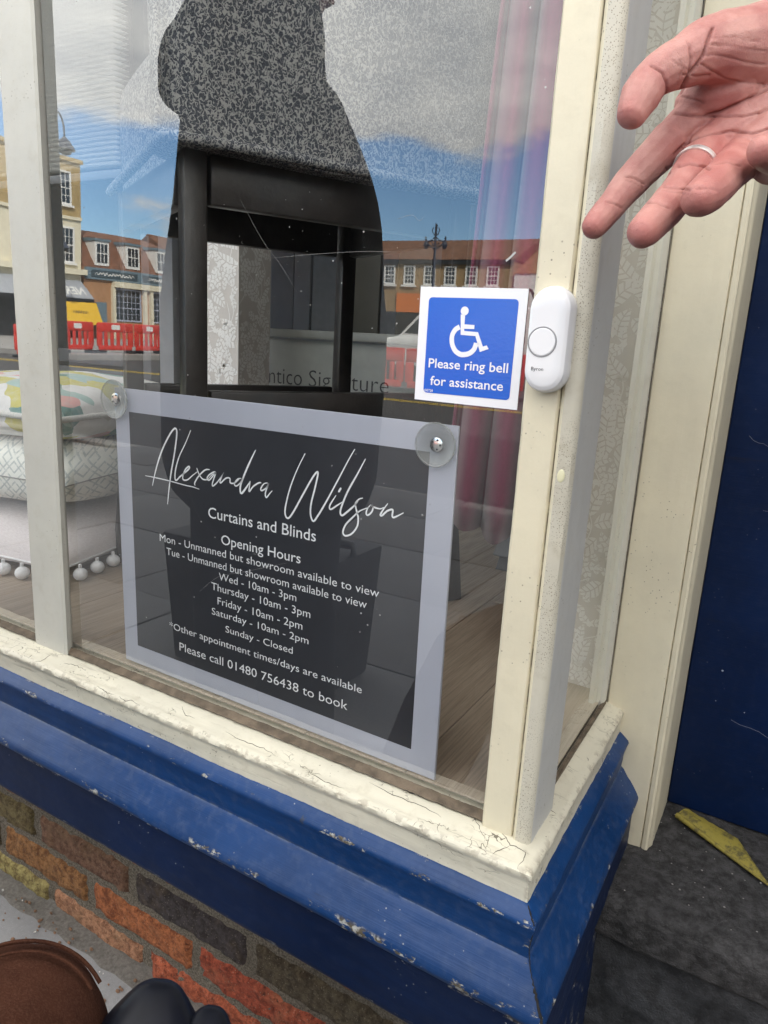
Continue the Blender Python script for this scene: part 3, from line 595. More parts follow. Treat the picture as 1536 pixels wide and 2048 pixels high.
# ================================================================== NOTICES ON THE WINDOW
STROKES = [([(-0.6809, 0.7792), (-0.6766, 0.7936), (-0.6698, 0.8115), (-0.6615, 0.8282), (-0.6504, 0.8449), (-0.6423, 0.8536), (-0.6381, 0.853), (-0.6382, 0.8441), (-0.6424, 0.8228), (-0.6482, 0.7998), (-0.6526, 0.7766), (-0.655, 0.7597)], 0.00152), ([(-0.6937, 0.79), (-0.6783, 0.7901), (-0.6515, 0.7895), (-0.6271, 0.7881), (-0.6121, 0.7878), (-0.6017, 0.7866)], 0.00085), ([(-0.6149, 0.855), (-0.6233, 0.8393), (-0.6341, 0.8216), (-0.6404, 0.8053), (-0.6417, 0.794), (-0.6392, 0.7921), (-0.633, 0.7975), (-0.6253, 0.803), (-0.6178, 0.8095), (-0.6185, 0.8116), (-0.6238, 0.8076), (-0.6284, 0.7992), (-0.6277, 0.7943), (-0.6209, 0.7953), (-0.6119, 0.8021), (-0.6052, 0.8069)], 0.00133), ([(-0.6059, 0.8117), (-0.6016, 0.8041), (-0.5958, 0.7995), (-0.5886, 0.8)], 0.00114), ([(-0.5849, 0.8124), (-0.5928, 0.8107), (-0.6031, 0.8017), (-0.6091, 0.7932), (-0.6083, 0.79)], 0.00123), ([(-0.5886, 0.8), (-0.5814, 0.8069), (-0.5757, 0.8093), (-0.5778, 0.8107), (-0.5857, 0.8063), (-0.5893, 0.8015), (-0.5857, 0.7999), (-0.5785, 0.8073), (-0.5757, 0.8099), (-0.5807, 0.7973), (-0.58, 0.7937), (-0.5729, 0.7996), (-0.5651, 0.8092), (-0.5631, 0.8122)], 0.00114), ([(-0.5631, 0.8122), (-0.5686, 0.8023), (-0.5679, 0.7992), (-0.5602, 0.8057), (-0.554, 0.8065), (-0.5533, 0.8014), (-0.5464, 0.8024), (-0.5396, 0.8081)], 0.00114), ([(-0.5369, 0.809), (-0.5424, 0.8072), (-0.5471, 0.8012), (-0.5443, 0.799), (-0.5382, 0.8036), (-0.5343, 0.8104)], 0.00114), ([(-0.5164, 0.8437), (-0.5251, 0.8283), (-0.5329, 0.8127), (-0.5382, 0.7993), (-0.5368, 0.7916), (-0.5301, 0.7985), (-0.5235, 0.8078)], 0.00161), ([(-0.5235, 0.8078), (-0.5253, 0.7955), (-0.5194, 0.8021), (-0.5116, 0.8074), (-0.5077, 0.808)], 0.00123), ([(-0.4986, 0.8093), (-0.5038, 0.8076), (-0.5082, 0.8017), (-0.5069, 0.7994), (-0.5005, 0.8034), (-0.4973, 0.809), (-0.5016, 0.7976), (-0.5002, 0.7926), (-0.4958, 0.7974), (-0.492, 0.8016)], 0.00123), ([(-0.4487, 0.8483), (-0.4589, 0.8291), (-0.468, 0.8068), (-0.4731, 0.7867), (-0.4732, 0.7775), (-0.469, 0.7743), (-0.4623, 0.7824), (-0.4507, 0.8025), (-0.4393, 0.822), (-0.4331, 0.8302), (-0.4313, 0.8285), (-0.4343, 0.8139), (-0.4389, 0.7953), (-0.4391, 0.7833), (-0.4352, 0.7769), (-0.4295, 0.7839), (-0.4196, 0.8004), (-0.4046, 0.828), (-0.3943, 0.8474), (-0.3867, 0.8605)], 0.00142), ([(-0.4072, 0.8097), (-0.4137, 0.7994), (-0.415, 0.7948), (-0.4128, 0.7937), (-0.4067, 0.7981), (-0.3989, 0.8038)], 0.00123), ([(-0.4013, 0.8184), (-0.4045, 0.8133)], 0.00152), ([(-0.3735, 0.8522), (-0.3826, 0.8349), (-0.3928, 0.8163), (-0.3988, 0.8018), (-0.4012, 0.7927), (-0.3988, 0.7894), (-0.3928, 0.7941), (-0.3842, 0.8023), (-0.38, 0.8078)], 0.00142), ([(-0.3742, 0.8118), (-0.379, 0.8098), (-0.383, 0.8044), (-0.3811, 0.797), (-0.3788, 0.7897), (-0.3797, 0.7808), (-0.386, 0.7719), (-0.3937, 0.7684), (-0.3968, 0.7718), (-0.3938, 0.7803), (-0.3857, 0.7895), (-0.3773, 0.7977), (-0.3666, 0.8033)], 0.00133), ([(-0.3646, 0.8064), (-0.3686, 0.801), (-0.3694, 0.7961), (-0.3672, 0.7951), (-0.3631, 0.7991), (-0.3617, 0.8041), (-0.364, 0.8063), (-0.3612, 0.8046), (-0.3536, 0.804), (-0.349, 0.8062)], 0.00123), ([(-0.3448, 0.8109), (-0.3494, 0.8042), (-0.3527, 0.798), (-0.3506, 0.7976), (-0.3451, 0.8031), (-0.3389, 0.8055), (-0.339, 0.7994), (-0.3373, 0.7978), (-0.3323, 0.8005), (-0.3263, 0.8045)], 0.00133)]
notice = thing('hanging_notice', 'charcoal opening hours notice with pale border held inside the glass by suction cups', 'notice', (-0.509, 0.014, 0.53))
m, g = mat('pale_acrylic'); o_ = g.obj()
M_ACR = finish(m, g, principled(g, g.mix(g.ss(g.noise(g.map(o_, (1, 1, .15)), 9, 3), 0.3, 0.7), (0.40, 0.417, 0.50), (0.46, 0.477, 0.56)), 0.3))
M_CHAR = plain('charcoal_print', (0.032, 0.034, 0.042), 0.35, 0.08, 12)
X0, X1, Z0, Z1 = -0.7455, -0.2725, 0.5285, 0.8948
mb = MB(); mb.prism([(-0.7458, 0.8945), (-0.2742, 0.8955), (-0.2705, 0.5270), (-0.7400, 0.5305)], 0.0125, 0.0160, 'y'); obj('backing_sheet', mb, M_ACR, notice, bevel=0.0006, segs=1)
mb = MB(); mb.add([(-0.7200, 0.0124, 0.8665), (-0.7155, 0.0124, 0.5570), (-0.3000, 0.0124, 0.5530), (-0.3020, 0.0124, 0.8680)], [(0, 1, 2, 3)]); obj('printed_panel', mb, M_CHAR, notice)
Pn = lambda u, v: (u, 0.0122, v)
mb = MB()
for tx, a, b, z, c in (('Curtains and Blinds', -0.5876, -0.4312, -0.2123, 0.0128), ('Opening Hours', -0.567, -0.4508, -0.241, 0.0115), ('Mon - Unmanned but showroom available to view', -0.6698, -0.349, -0.2566, 0.0093),
                       ('Tue - Unmanned but showroom available to view', -0.6583, -0.3632, -0.2722, 0.0092), ('Wed - 10am - 3pm', -0.5707, -0.4551, -0.2861, 0.009), ('Thursday - 10am - 3pm', -0.5828, -0.4352, -0.301, 0.0093),
                       ('Friday - 10am - 2pm', -0.5727, -0.4455, -0.3176, 0.0092), ('Saturday - 10am - 2pm', -0.5821, -0.4366, -0.3326, 0.0086), ('Sunday - Closed', -0.5598, -0.4581, -0.3502, 0.0084),
                       ('*Other appointment times/days are available', -0.655, -0.364, -0.37, 0.0088), ('Please call 01480 756438 to book', -0.6377, -0.3812, -0.3955, 0.0109)):
    write(mb, tx, a, b, z + 0.967, c, Pn, -0.004 if tx[0] not in 'CO' else 0.002)
obj('lettering', mb, M_WHITE, notice)
mb = MB()
for pts, wd in STROKES: stroke(mb, pts, wd * 1.45, Pn)
obj('handwritten_name', mb, M_WHITE, notice)
m, g = mat('clear_vinyl')
lw = g.n('ShaderNodeLayerWeight', Blend=0.25).outputs['Facing']
M_VINYL = finish(m, g, g.n('ShaderNodeMixShader', i0=g.m('ADD', 0.14, g.m('MULTIPLY', lw, 0.75)), i1=g.n('ShaderNodeBsdfTransparent', Color=(0.90, 0.91, 0.90)).outputs[0],
     i2=g.n('ShaderNodeBsdfPrincipled', Base_Color=(0.55, 0.56, 0.56, 1), Roughness=0.08).outputs[0]).outputs[0])
def cup(cx, cz, r, lab):
    Mx = Matrix.Translation((cx, 0.0118, cz)) @ Matrix.Rotation(math.radians(90), 4, 'X')
    mb = MB(); mb.lathe([(0.003, 0.0), (r * 0.55, 0.0012), (r * 0.93, 0.0042), (r, 0.0062), (r * 0.985, 0.0072), (r * 0.95, 0.0066), (r * 0.55, 0.0040), (r * 0.25, 0.003)], 40, Mx)
    c_ = obj('suction_cup', mb, M_VINYL, notice, smooth=60, label=lab)
    mb = MB(); mb.tube([Vector((cx + r * math.cos(a * math.pi / 18), 0.0046, cz + r * math.sin(a * math.pi / 18))) for a in range(36)], 0.0009, 6, closed=True); obj('rim', mb, M_VINYL, c_, smooth=60)
    mb = MB(); mb.lathe([(0.0001, 0.0052), (r * .22, 0.0052), (r * .33, 0.0046), (r * .36, 0.003), (r * .36, 0.001)], 24, Mx)
    h_ = obj('hub', mb, M_STEEL, c_, smooth=40)
    mb = MB()
    for k in range(5):
        a = k * math.tau / 5; mb.ball((cx + r * .22 * math.cos(a), 0.0063, cz + r * .22 * math.sin(a)), (r * .05, .0006, r * .05), 8, 4)
    obj('hub_holes', mb, M_BLACKP, c_, kind='stuff')
cup(-0.7375, 0.8805, 0.0235, 'suction cup overhanging the top left corner'); cup(-0.2935, 0.8765, 0.0205, 'suction cup on the top right corner')

st = thing('bell_sticker', 'square blue and white wheelchair symbol sticker asking to ring the bell', 'sticker', (-0.2648, -0.001, 0.967))
m, g = mat('glossy_blue_print'); o_ = g.obj()
M_SBLUE = finish(m, g, principled(g, (0.004, 0.115, 0.58), 0.16, g.bump(g.noise(o_, 420, 2, 0.5), 0.10, 0.0012)))
m, g = mat('glossy_white_print'); o_ = g.obj()
M_SWHITE = finish(m, g, principled(g, (0.80, 0.81, 0.85), 0.18, g.bump(g.noise(o_, 420, 2, 0.5), 0.08, 0.0012)))
mb = MB(); mb.prism([(-0.3158, 1.0172), (-0.2147, 1.0165), (-0.2149, 0.9165), (-0.3150, 0.9173)], -0.0012, -0.0002, 'y'); obj('white_backing', mb, M_SWHITE, st)
mb = MB(); rr = 0.0035; cs = [(-0.3067, 1.0083), (-0.2222, 1.0080), (-0.2226, 0.9242), (-0.3064, 0.9244)]; poly = []
for (cx, cz), (sx, sz), a0 in zip(cs, ((1, -1), (-1, -1), (-1, 1), (1, 1)), (180, 90, 0, -90)):
    for k in range(6):
        a = math.radians(a0 - 18 * k); poly.append((cx + sx * rr + rr * math.cos(a), cz + sz * rr + rr * math.sin(a)))
mb.add([(x, -0.0014, z) for x, z in poly], [tuple(range(len(poly) - 1, -1, -1))]); obj('blue_panel', mb, M_SBLUE, st)
Ps = lambda u, v: (u, -0.0016, v)
mb = MB()
BODY = [(-0.2744, 0.9943), (-0.2702, 0.9938), (-0.2701, 0.986), (-0.2606, 0.9858), (-0.2605, 0.9824), (-0.2702, 0.9822), (-0.2697, 0.9804), (-0.2567, 0.9799), (-0.2511, 0.968), (-0.2476, 0.9692), (-0.2456, 0.9662), (-0.2535, 0.9633), (-0.2589, 0.9765), (-0.273, 0.977)]
ARC = [(-0.2745, 0.9837), (-0.2785, 0.9812), (-0.281, 0.9767), (-0.2812, 0.972), (-0.28, 0.9675), (-0.2769, 0.963), (-0.2722, 0.9604), (-0.268, 0.9603), (-0.2635, 0.9615), (-0.2597, 0.9646), (-0.258, 0.9685), (-0.2576, 0.9708)]
HEAD = (-0.2709, 0.9973)
mb.add([Ps(*p) for p in BODY], [(0, 13, 3, 2, 1)][0:0] + [tuple(range(len(BODY) - 1, -1, -1))])
stroke(mb, ARC, 0.0044, Ps, False); mb.add([Ps(HEAD[0] + 0.0038 * math.cos(a * .35), HEAD[1] + 0.0038 * math.sin(a * .35)) for a in range(18)], [tuple(range(18))])
obj('wheelchair_symbol', mb, M_SWHITE, st)
mb = MB(); write(mb, 'Please ring bell', -0.3026, -0.2262, 0.9472, 0.0079, Ps, 0.011); write(mb, 'for assistance', -0.2998, -0.2292, 0.9317, 0.0079, Ps, 0.011); write(mb, 'GE728', -0.3052, -0.2966, 0.9255, 0.0020, Ps, 0.01)
obj('lettering', mb, M_SWHITE, st)

bell = thing('bell_push', 'white oblong wireless bell push with a grey ring on the cream post', 'doorbell', (-0.1842, -0.016, 0.975))
def stadium(r, h, n=18): return [(r * math.cos(math.pi * k / n), h + r * math.sin(math.pi * k / n)) for k in range(n + 1)] + [(-r * math.cos(math.pi * k / n), -h - r * math.sin(math.pi * k / n)) for k in range(n + 1)]
mb = MB(); bx, bz = -0.1845, 0.9757
lv = [(0.0165, 0.0235, -0.0155), (0.0172, 0.0238, -0.0180), (0.0174, 0.0240, -0.024), (0.0170, 0.0238, -0.0285), (0.0158, 0.0234, -0.0320), (0.0138, 0.0228, -0.0338), (0.0128, 0.0226, -0.0342), (0.006, 0.020, -0.0344)]
n_ = None
for r, h, y in lv:
    ps = [(bx + a, y, bz + b) for a, b in stadium(r, h)]; n_ = len(ps); mb.v += ps
for j in range(len(lv) - 1): mb.f += [(j * n_ + k, j * n_ + (k + 1) % n_, (j + 1) * n_ + (k + 1) % n_, (j + 1) * n_ + k) for k in range(n_)]
mb.f.append(tuple((len(lv) - 1) * n_ + k for k in range(n_))); obj('casing', mb, M_WHITEP, bell, smooth=28)
rc = (-0.1876, 0.9740)
mb = MB(); mb.tube([(rc[0] + 0.0113 * math.cos(a * math.pi / 24), -0.0343, rc[1] + 0.0113 * math.sin(a * math.pi / 24)) for a in range(48)], 0.0006, 8, closed=True); obj('grey_ring', mb, M_GREYP, bell, smooth=60)
mb = MB(); mb.lathe([(0.0001, 0.0009), (0.0100, 0.0009), (0.0106, 0.0007), (0.0108, 0.0)], 40, Matrix.Translation((rc[0], -0.0341, rc[1])) @ Matrix.Rotation(math.radians(90), 4, 'X')); obj('button', mb, M_WHITEP, bell)
mb = MB(); write(mb, 'Byron', -0.1942, -0.1843, 0.9518, 0.0027, lambda u, v: (u, -0.0347, v), 0.0); obj('lettering', mb, M_INK, bell)

# ================================================================== INSIDE THE WINDOW
FZ = 0.526
def wood_mat(name, c1, c2, rough=0.45):
    m, g = mat(name); o = g.obj(); rnd = g.n('ShaderNodeObjectInfo').outputs['Random']
    sh = g.n('ShaderNodeVectorMath', {'operation': 'ADD'}, i0=o, i1=g.n('ShaderNodeCombineXYZ', X=g.m('MULTIPLY', rnd, 7.0), Y=g.m('MULTIPLY', rnd, 13.0)).outputs[0]).outputs[0]
    a = g.noise(g.map(sh, (1, 0.05, 1)), 110, 5, 0.65, 0.6); b = g.noise(g.map(sh, (1, 0.025, 1)), 420, 3, 0.6)
    c = g.mix(g.ss(a, 0.30, 0.70), c1, c2); c = g.mix(g.m('MULTIPLY', g.ss(b, 0.45, 0.62), 0.5), c, tuple(x * 0.5 for x in c1))
    c = g.mix(g.m('MULTIPLY', rnd, 0.45), c, tuple(x * 0.62 for x in c1))
    return finish(m, g, principled(g, c, rough, g.bump(b, 0.25, 0.001)))
M_PLANK = wood_mat('wood_plank', (0.34, 0.262, 0.195), (0.46, 0.37, 0.285))
fl = thing('display_floor', '', ''); del fl['label']; del fl['category']; fl['kind'] = 'structure'
mb = MB(); mb.box((-5.0, 0.02, FZ - 0.018), (-0.172, 4.2, FZ - 0.0035)); obj('floor_base', mb, M_INK, fl)
PW, PL = 0.132, 0.92; x = -0.172; i = 0
while x > -2.6:
    y = 0.010 - (i * 0.37 % PL)
    while y < 2.4:
        a, b = max(y, 0.010), y + PL
        mb = MB(); mb.box((max(x - PW, -3.39) + 0.0006, a + 0.0005, FZ - 0.003), (x - 0.0006, b - 0.0005, FZ)); obj('plank', mb, M_PLANK, fl, bevel=0.0009, segs=1)
        y += PL
    x -= PW; i += 1
mb = MB(); mb.box((-0.170, 0.01, FZ - 0.02), (-0.166, 0.31, FZ - 0.002)); obj('floor_edge', mb, M_RAW, fl)

# wallpaper: printed leaves, buds and stems
M_PAPER = plain('taupe_wallpaper', (0.66, 0.62, 0.585), 0.8, 0.03, 30)
M_PRINT = plain('pale_wallpaper_print', (0.90, 0.885, 0.86), 0.75, 0.03, 30)
OFF = [0]
def leaf(mb, P, x, z, L, Wd, ang, k=6):
    ca, sa = math.cos(ang), math.sin(ang)
    def q(t, s):
        bend = 0.12 * L * math.sin(t * 3.1); a, b = t * L, s + bend; return P(x + a * ca - b * sa, z + a * sa + b * ca)
    wd = lambda t: Wd * (math.sin(math.pi * min(1, max(0, t)) ** 0.75)) * (1 - 0.25 * t)
    for sg in (-1, 1):
        for i in range(k):
            t0, t1 = (i + 0.10) / k, (i + 0.84) / k; sk = 0.10
            mb.add([q(t0, sg * Wd * 0.06), q(t1, sg * Wd * 0.06), q(min(t1 + sk, 1), sg * wd(t1 + sk * .8)), q(min(t0 + sk, 1), sg * wd(t0 + sk * .8))], [(0, 1, 2, 3) if sg < 0 else (3, 2, 1, 0)])
def wallpaper(P, x0, x1, z0, z1, size, seed):
    rd = random.Random(seed); mb = MB(); pts = []
    def fits(x, z, d): return all((x - a) ** 2 + (z - b) ** 2 > d * d for a, b in pts)
    for k in range(int(40 * (x1 - x0) * (z1 - z0) / size ** 2)):
        x, z = rd.uniform(x0, x1), rd.uniform(z0, z1); d = 0.50 * size
        if not fits(x, z, d): continue
        pts.append((x, z)); a = rd.uniform(0, 6.28); t = rd.random(); OFF[0] = (OFF[0] + 1) % 16
        if t < 0.55: leaf(mb, P, x - .45 * size * math.cos(a), z - .45 * size * math.sin(a), size * rd.uniform(.85, 1.2), size * .28, a)
        elif t < 0.75:
            for j in range(5): OFF[0] = (OFF[0] + 1) % 16; leaf(mb, P, x, z, size * .5, size * .16, a + j * 1.2566, 3)
        else:
            leaf(mb, P, x, z, size * .55, size * .15, a, 4); OFF[0] = (OFF[0] + 1) % 16; leaf(mb, P, x, z, size * .55, size * .15, a + 2.2, 4); OFF[0] = (OFF[0] + 5) % 16; mb.add([P(x + size * .1 * math.cos(j), z + size * .1 * math.sin(j)) for j in range(6)], [tuple(range(6))])
    for (a, b), (c, d) in zip(pts[::2], pts[1::2]):
        OFF[0] = (OFF[0] + 1) % 16
        if math.dist((a, b), (c, d)) < size * 2.2 or rd.random() < 0.5:
            c, d = a + (c - a) / math.dist((a, b), (c, d)) * size * 1.2, b + (d - b) / math.dist((a, b), (c, d)) * size * 1.2
            stroke(mb, [(a, b), ((a + c) / 2 + size * .18, (b + d) / 2), (c, d)], size * .035, P, True, 4)
    for k in range(int(10 * (x1 - x0) * (z1 - z0) / size ** 2)):
        x, z = rd.uniform(x0, x1), rd.uniform(z0, z1)
        OFF[0] = (OFF[0] + 1) % 16
        if fits(x, z, size * .4): pts.append((x, z)); leaf(mb, P, x, z, size * .38, size * .12, rd.uniform(0, 6.28), 3)
    return mb
def clip_mb(mb, ix, lo, hi):
    """drop printed faces that would run past the edge of the paper"""
    mb.f = [f for f in mb.f if all(lo <= mb.v[i][ix] <= hi for i in f)]; return mb
mb = MB(); mb.box((-0.262, 0.3265, 0.0), (-0.0860, 0.432, 3.05)); nib = struct('wallpapered_wall', mb, M_PAPER)
mb = clip_mb(wallpaper(lambda x, z: (x, 0.3262 - OFF[0] * 3e-5, z), -0.27, -0.165, 0.53, 1.85, 0.042, 3), 0, -0.262, -0.165); obj('printed_leaves', mb, M_PRINT, nib, kind='stuff')
pier = thing('wallpapered_pier', 'square pier papered in pale leafy wallpaper standing behind the bar stool', 'pier', (-1.46, 1.0, FZ))
mb = MB(); mb.box((-1.52, 0.90, FZ), (-1.34, 1.03, 2.55)); obj('papered_column', mb, M_PAPER, pier)
mb = clip_mb(wallpaper(lambda x, z: (x, 0.8994 - OFF[0] * 3e-5, z), -1.52, -1.34, 0.7, 1.7, 0.072, 5), 0, -1.52, -1.3405)
mb2 = clip_mb(wallpaper(lambda y, z: (-1.3394 + OFF[0] * 3e-5, y, z), 0.9, 1.03, 0.7, 1.7, 0.066, 8), 1, 0.901, 1.029); mb.add(mb2.v, mb2.f); obj('printed_leaves', mb, M_PRINT, pier, kind='stuff')

# ------------------------------------------------------------------ bar stool, back towards the window
A_ = Vector((-0.730, 0.100, 0)); e2 = Vector((0.474, 0.880, 0)).normalized(); e1 = Vector((-0.880, 0.474, 0)).normalized(); LU, LV, SZ = 0.483, 0.422, 1.191
stool = thing('bar_stool', 'tall black wooden bar stool with a grey flecked fabric seat and back', 'bar stool', tuple(A_ + e2 * .24 + e1 * .21 + Vector((0, 0, FZ))))
def uv(u, v, z): return A_ + e2 * u + e1 * v + Vector((0, 0, z))
def flecked():
    m, g = mat('flecked_fabric'); o = g.obj()
    n1 = g.noise(g.map(o, (1, 1, 0.85)), 200, 1.0, 0.4, 0.7)
    line = g.m('ABSOLUTE', g.m('SUBTRACT', n1, 0.5)); sq = g.m('SUBTRACT', 1.0, g.ss(line, 0.035, 0.085))
    wv = g.noise(g.map(o, (1, 1, 4)), 480, 2, 0.6)
    dark = g.mix(g.ss(wv, 0.45, 0.60), (0.036, 0.041, 0.055), (0.13, 0.135, 0.145))
    c = g.mix(sq, dark, g.mix(wv, (0.28, 0.28, 0.268), (0.38, 0.375, 0.36)))
    return finish(m, g, principled(g, c, 0.9, g.bump(g.m('ADD', sq, g.m('MULTIPLY', wv, 0.4)), 0.5, 0.0015), Specular_IOR_Level=0.15))
M_FLECK = flecked()
def slab_uv(u0, u1, v0, v1, z0, z1, puff, nu=18, nv=12, nz=12, rz=0.5):
    """an upholstered block: rounded, slightly swollen"""
    mb = MB(); cu, cv, cz = (u0 + u1) / 2, (v0 + v1) / 2, (z0 + z1) / 2; hu, hv, hz = (u1 - u0) / 2, (v1 - v0) / 2, (z1 - z0) / 2
    bm = bmesh.new(); bmesh.ops.create_cube(bm, size=2); bmesh.ops.subdivide_edges(bm, edges=bm.edges, cuts=15, use_grid_fill=True)
    for v in bm.verts:
        x, y, z = v.co; r = 0.036
        px, py, pz = x * hu, y * hv, z * hz
        qx, qy, qz = (max(-(h - r), min(h - r, p)) for h, p in ((hu, px), (hv, py), (hz, pz)))
        d = Vector((px - qx, py - qy, (pz - qz) if z > 0 else 0)); n = d.length
        if n > 1e-6: d = d / n * r
        zz_ = (qz if z > 0 else pz) + d.z
        b = puff * (1 - x * x) * (1 - y * y) + puff * (1 - z * z) * ((1 - x * x) if abs(y) > .99 else (1 - y * y)) * .8
        vv = Vector((qx + d.x, qy + d.y, zz_)); L = Vector((x ** 7, y ** 7, z ** 7)); vv += (L.normalized() if L.length > 0 else L) * b
        v.co = uv(cu + vv.x, cv + vv.y, cz + vv.z)
    bm.verts.index_update(); mb.v = [tuple(v.co) for v in bm.verts]; mb.f = [tuple(v.index for v in f.verts) for f in bm.faces]; bm.free(); return mb
obj('seat', slab_uv(0.02, LU + .01, -0.0, LV, SZ + 0.004, SZ + 0.175, 0.018), M_FLECK, stool, smooth=60)
obj('backrest', slab_uv(-0.006, LU + .012, -0.018, 0.105, SZ + 0.004, SZ + 0.62, 0.010), M_FLECK, stool, smooth=60)
mb = MB()
cor = [uv(0.004, LV, SZ + .004), uv(-.018, -.030, SZ + .004), uv(LU + .022, -.030, SZ + .004)]
pp = [cor[0].lerp(cor[1], t / 12) for t in range(12)] + [cor[1].lerp(cor[2], t / 16) for t in range(17)]
mb.tube([p + Vector((0, 0, 0.0025 * noise.noise(p * 12))) for p in pp], 0.0072, 8)
mb.tube([uv(-.020, -.006, SZ + .012 + .58 * t / 20) for t in range(21)], 0.0045, 6); obj('piping', mb, M_FLECK, stool, smooth=60)
for (u, v, su, sv) in ((0.030, 0.022, -.01, -.01), (LU - .026, 0.022, .012, -.01), (0.030, LV - .026, -.01, .012), (LU - .026, LV - .026, .012, .012)):
    mb = MB(); h = 0.0155
    top = [uv(u + a * h, v + b * h, SZ + 0.002) for a, b in ((-1, -1), (1, -1), (1, 1), (-1, 1))]; mid = [uv(u + a * h, v + b * h, 0.85) for a, b in ((-1, -1), (1, -1), (1, 1), (-1, 1))]
    bot = [uv(u + su * 2.2 + a * .017, v + sv * 2.2 + b * .017, FZ) for a, b in ((-1, -1), (1, -1), (1, 1), (-1, 1))]
    mb.add(bot + mid + top, [(3, 2, 1, 0), (8, 9, 10, 11)] + [(k * 4 + i, k * 4 + (i + 1) % 4, k * 4 + 4 + (i + 1) % 4, k * 4 + 4 + i) for k in (0, 1) for i in range(4)]); obj('leg', mb, M_DKWOOD, stool, bevel=0.003)
def rail(name, u0, v0, u1, v1, z0, z1, t=0.011):
    d = Vector((u1 - u0, v1 - v0)).normalized(); n = Vector((-d.y, d.x)) * t; mb = MB()
    a = [uv(u0 + n.x, v0 + n.y, z0), uv(u1 + n.x, v1 + n.y, z0), uv(u1 - n.x, v1 - n.y, z0), uv(u0 - n.x, v0 - n.y, z0)]; mb.add(a + [p + Vector((0, 0, z1 - z0)) for p in a], [(3, 2, 1, 0), (4, 5, 6, 7)] + [(i, (i + 1) % 4, (i + 1) % 4 + 4, i + 4) for i in range(4)])
    obj(name, mb, M_DKWOOD, stool, bevel=0.003)
lo = 0.050
for nm, z0, z1 in (('apron', SZ - 0.062, SZ), ('stretcher', None, None)):
    for i, (a, b, c, d) in enumerate(((lo, .018, LU - lo, .018), (lo, LV - .022, LU - lo, LV - .022), (.024, lo, .024, LV - lo), (LU - .022, lo, LU - .022, LV - lo))):
        zz0, zz1 = (z0, z1) if nm == 'apron' else ((0.838, 0.888), (0.83, 0.87), (0.74, 0.78), (0.74, 0.78))[i]; rail(nm, a, b, c, d, zz0, zz1)

# ------------------------------------------------------------------ curtains and blind
def drape(name, xs, y, z0, z1, folds, amp, mat_, seed, shift=lambda v: 0, sq=lambda v: 1, thick=0.004, hem=0.012):
    mb = MB(); xa, xb = xs
    def fn(u, v):
        z = z1 + (z0 - z1) * v; w_ = sq(v); xx = xb + (xa - xb) * (1 - u) * w_ + shift(v)
        ph = u * folds * math.tau + 0.5 * noise.noise((u * 4, v * 1.5, seed)); yy = y + amp * (0.55 + 0.45 * v) * math.sin(ph) + 0.006 * noise.noise((u * 9, v * 3, seed + 4))
        xx += 0.35 * amp * math.cos(ph * 1.0 + 1) ; return (xx, yy, z + hem * v * noise.noise((u * 6, 0, seed)) - (0.028 * u * (v > .98)))
    mb.grid(fn, folds * 18, 40); o = obj(name, mb, mat_, smooth=80, origin=((xa + xb) / 2, y, z0))
    sm = o.modifiers.new('thickness', 'SOLIDIFY'); sm.thickness = thick; return o
def cloth(name, col, rough=0.85, sheen=0.05):
    m, g = mat(name); o = g.obj(); wv = g.noise(g.map(o, (1, 1, 1)), 600, 2)
    return finish(m, g, principled(g, g.mix(g.ss(wv, .35, .65), tuple(x * .85 for x in col), tuple(x * 1.1 for x in col)), rough, g.bump(wv, .15, .0006), Sheen_Weight=sheen))
cu = drape('burgundy_curtain', (-0.385, -0.222), 0.255, 0.742, 2.3, 4, 0.020, cloth('burgundy_velvet', (0.14, 0.005, 0.040), 0.7, 0.35), 2.0, sq=lambda v: 0.72 + 0.38 * v ** 1.2)
tag(cu, 'burgundy curtain hanging in folds beside the corner post', 'curtain')
cu = drape('grey_curtain', (-0.66, -0.46), 0.80, 0.95, 2.4, 7, 0.018, cloth('grey_curtain_cloth', (0.20, 0.20, 0.19)), 5.0); tag(cu, 'grey pleated curtain hanging behind the burgundy one', 'curtain')
bl = thing('pleated_blind', 'white pleated blind half lowered at the back left of the window', 'blind', (-2.0, 0.75, 1.35))
M_SHUTB = plain('dark_rail_paint', (0.09, 0.095, 0.105), 0.45)
M_BLIND = cloth('white_blind_cloth', (0.72, 0.72, 0.70), 0.8, 0.0)
mb = MB(); N_ = 206; zb, zt = 1.358, 2.60
for i in range(N_ + 1):
    z = zb + (zt - zb) * i / N_; y = 0.735 if i % 2 else 0.772; xr = -1.588 if i % 2 == 0 else -1.602
    mb.v += [(-2.55, y, z), (xr, y, z)]
mb.f = [(2 * i, 2 * i + 1, 2 * i + 3, 2 * i + 2) for i in range(N_)]; ob_ = obj('pleated_cloth', mb, M_BLIND, bl); ob_.modifiers.new('thickness', 'SOLIDIFY').thickness = 0.001
mb = MB(); mb.box((-2.56, 0.735, 1.335), (-1.585, 0.767, 1.357)); obj('bottom_rail', mb, M_SHUTB, bl, bevel=0.003)
mb = MB(); mb.box((-2.56, 0.73, 2.60), (-1.585, 0.772, 2.64)); obj('head_rail', mb, M_WHITEP, bl, bevel=0.003)
M_SHUT = plain('dark_grey_shutter_paint', (0.075, 0.08, 0.09), 0.45, 0.05)
sh = thing('plantation_shutter', 'dark grey louvred shutter standing below the pleated blind', 'shutter', (-2.0, 0.86, FZ))
for x in (-2.55, -1.66):
    mb = MB(); mb.box((x, 0.845, FZ), (x + 0.045, 0.880, 2.3)); obj('shutter_stile', mb, M_SHUT, sh, bevel=0.003)
slm = None
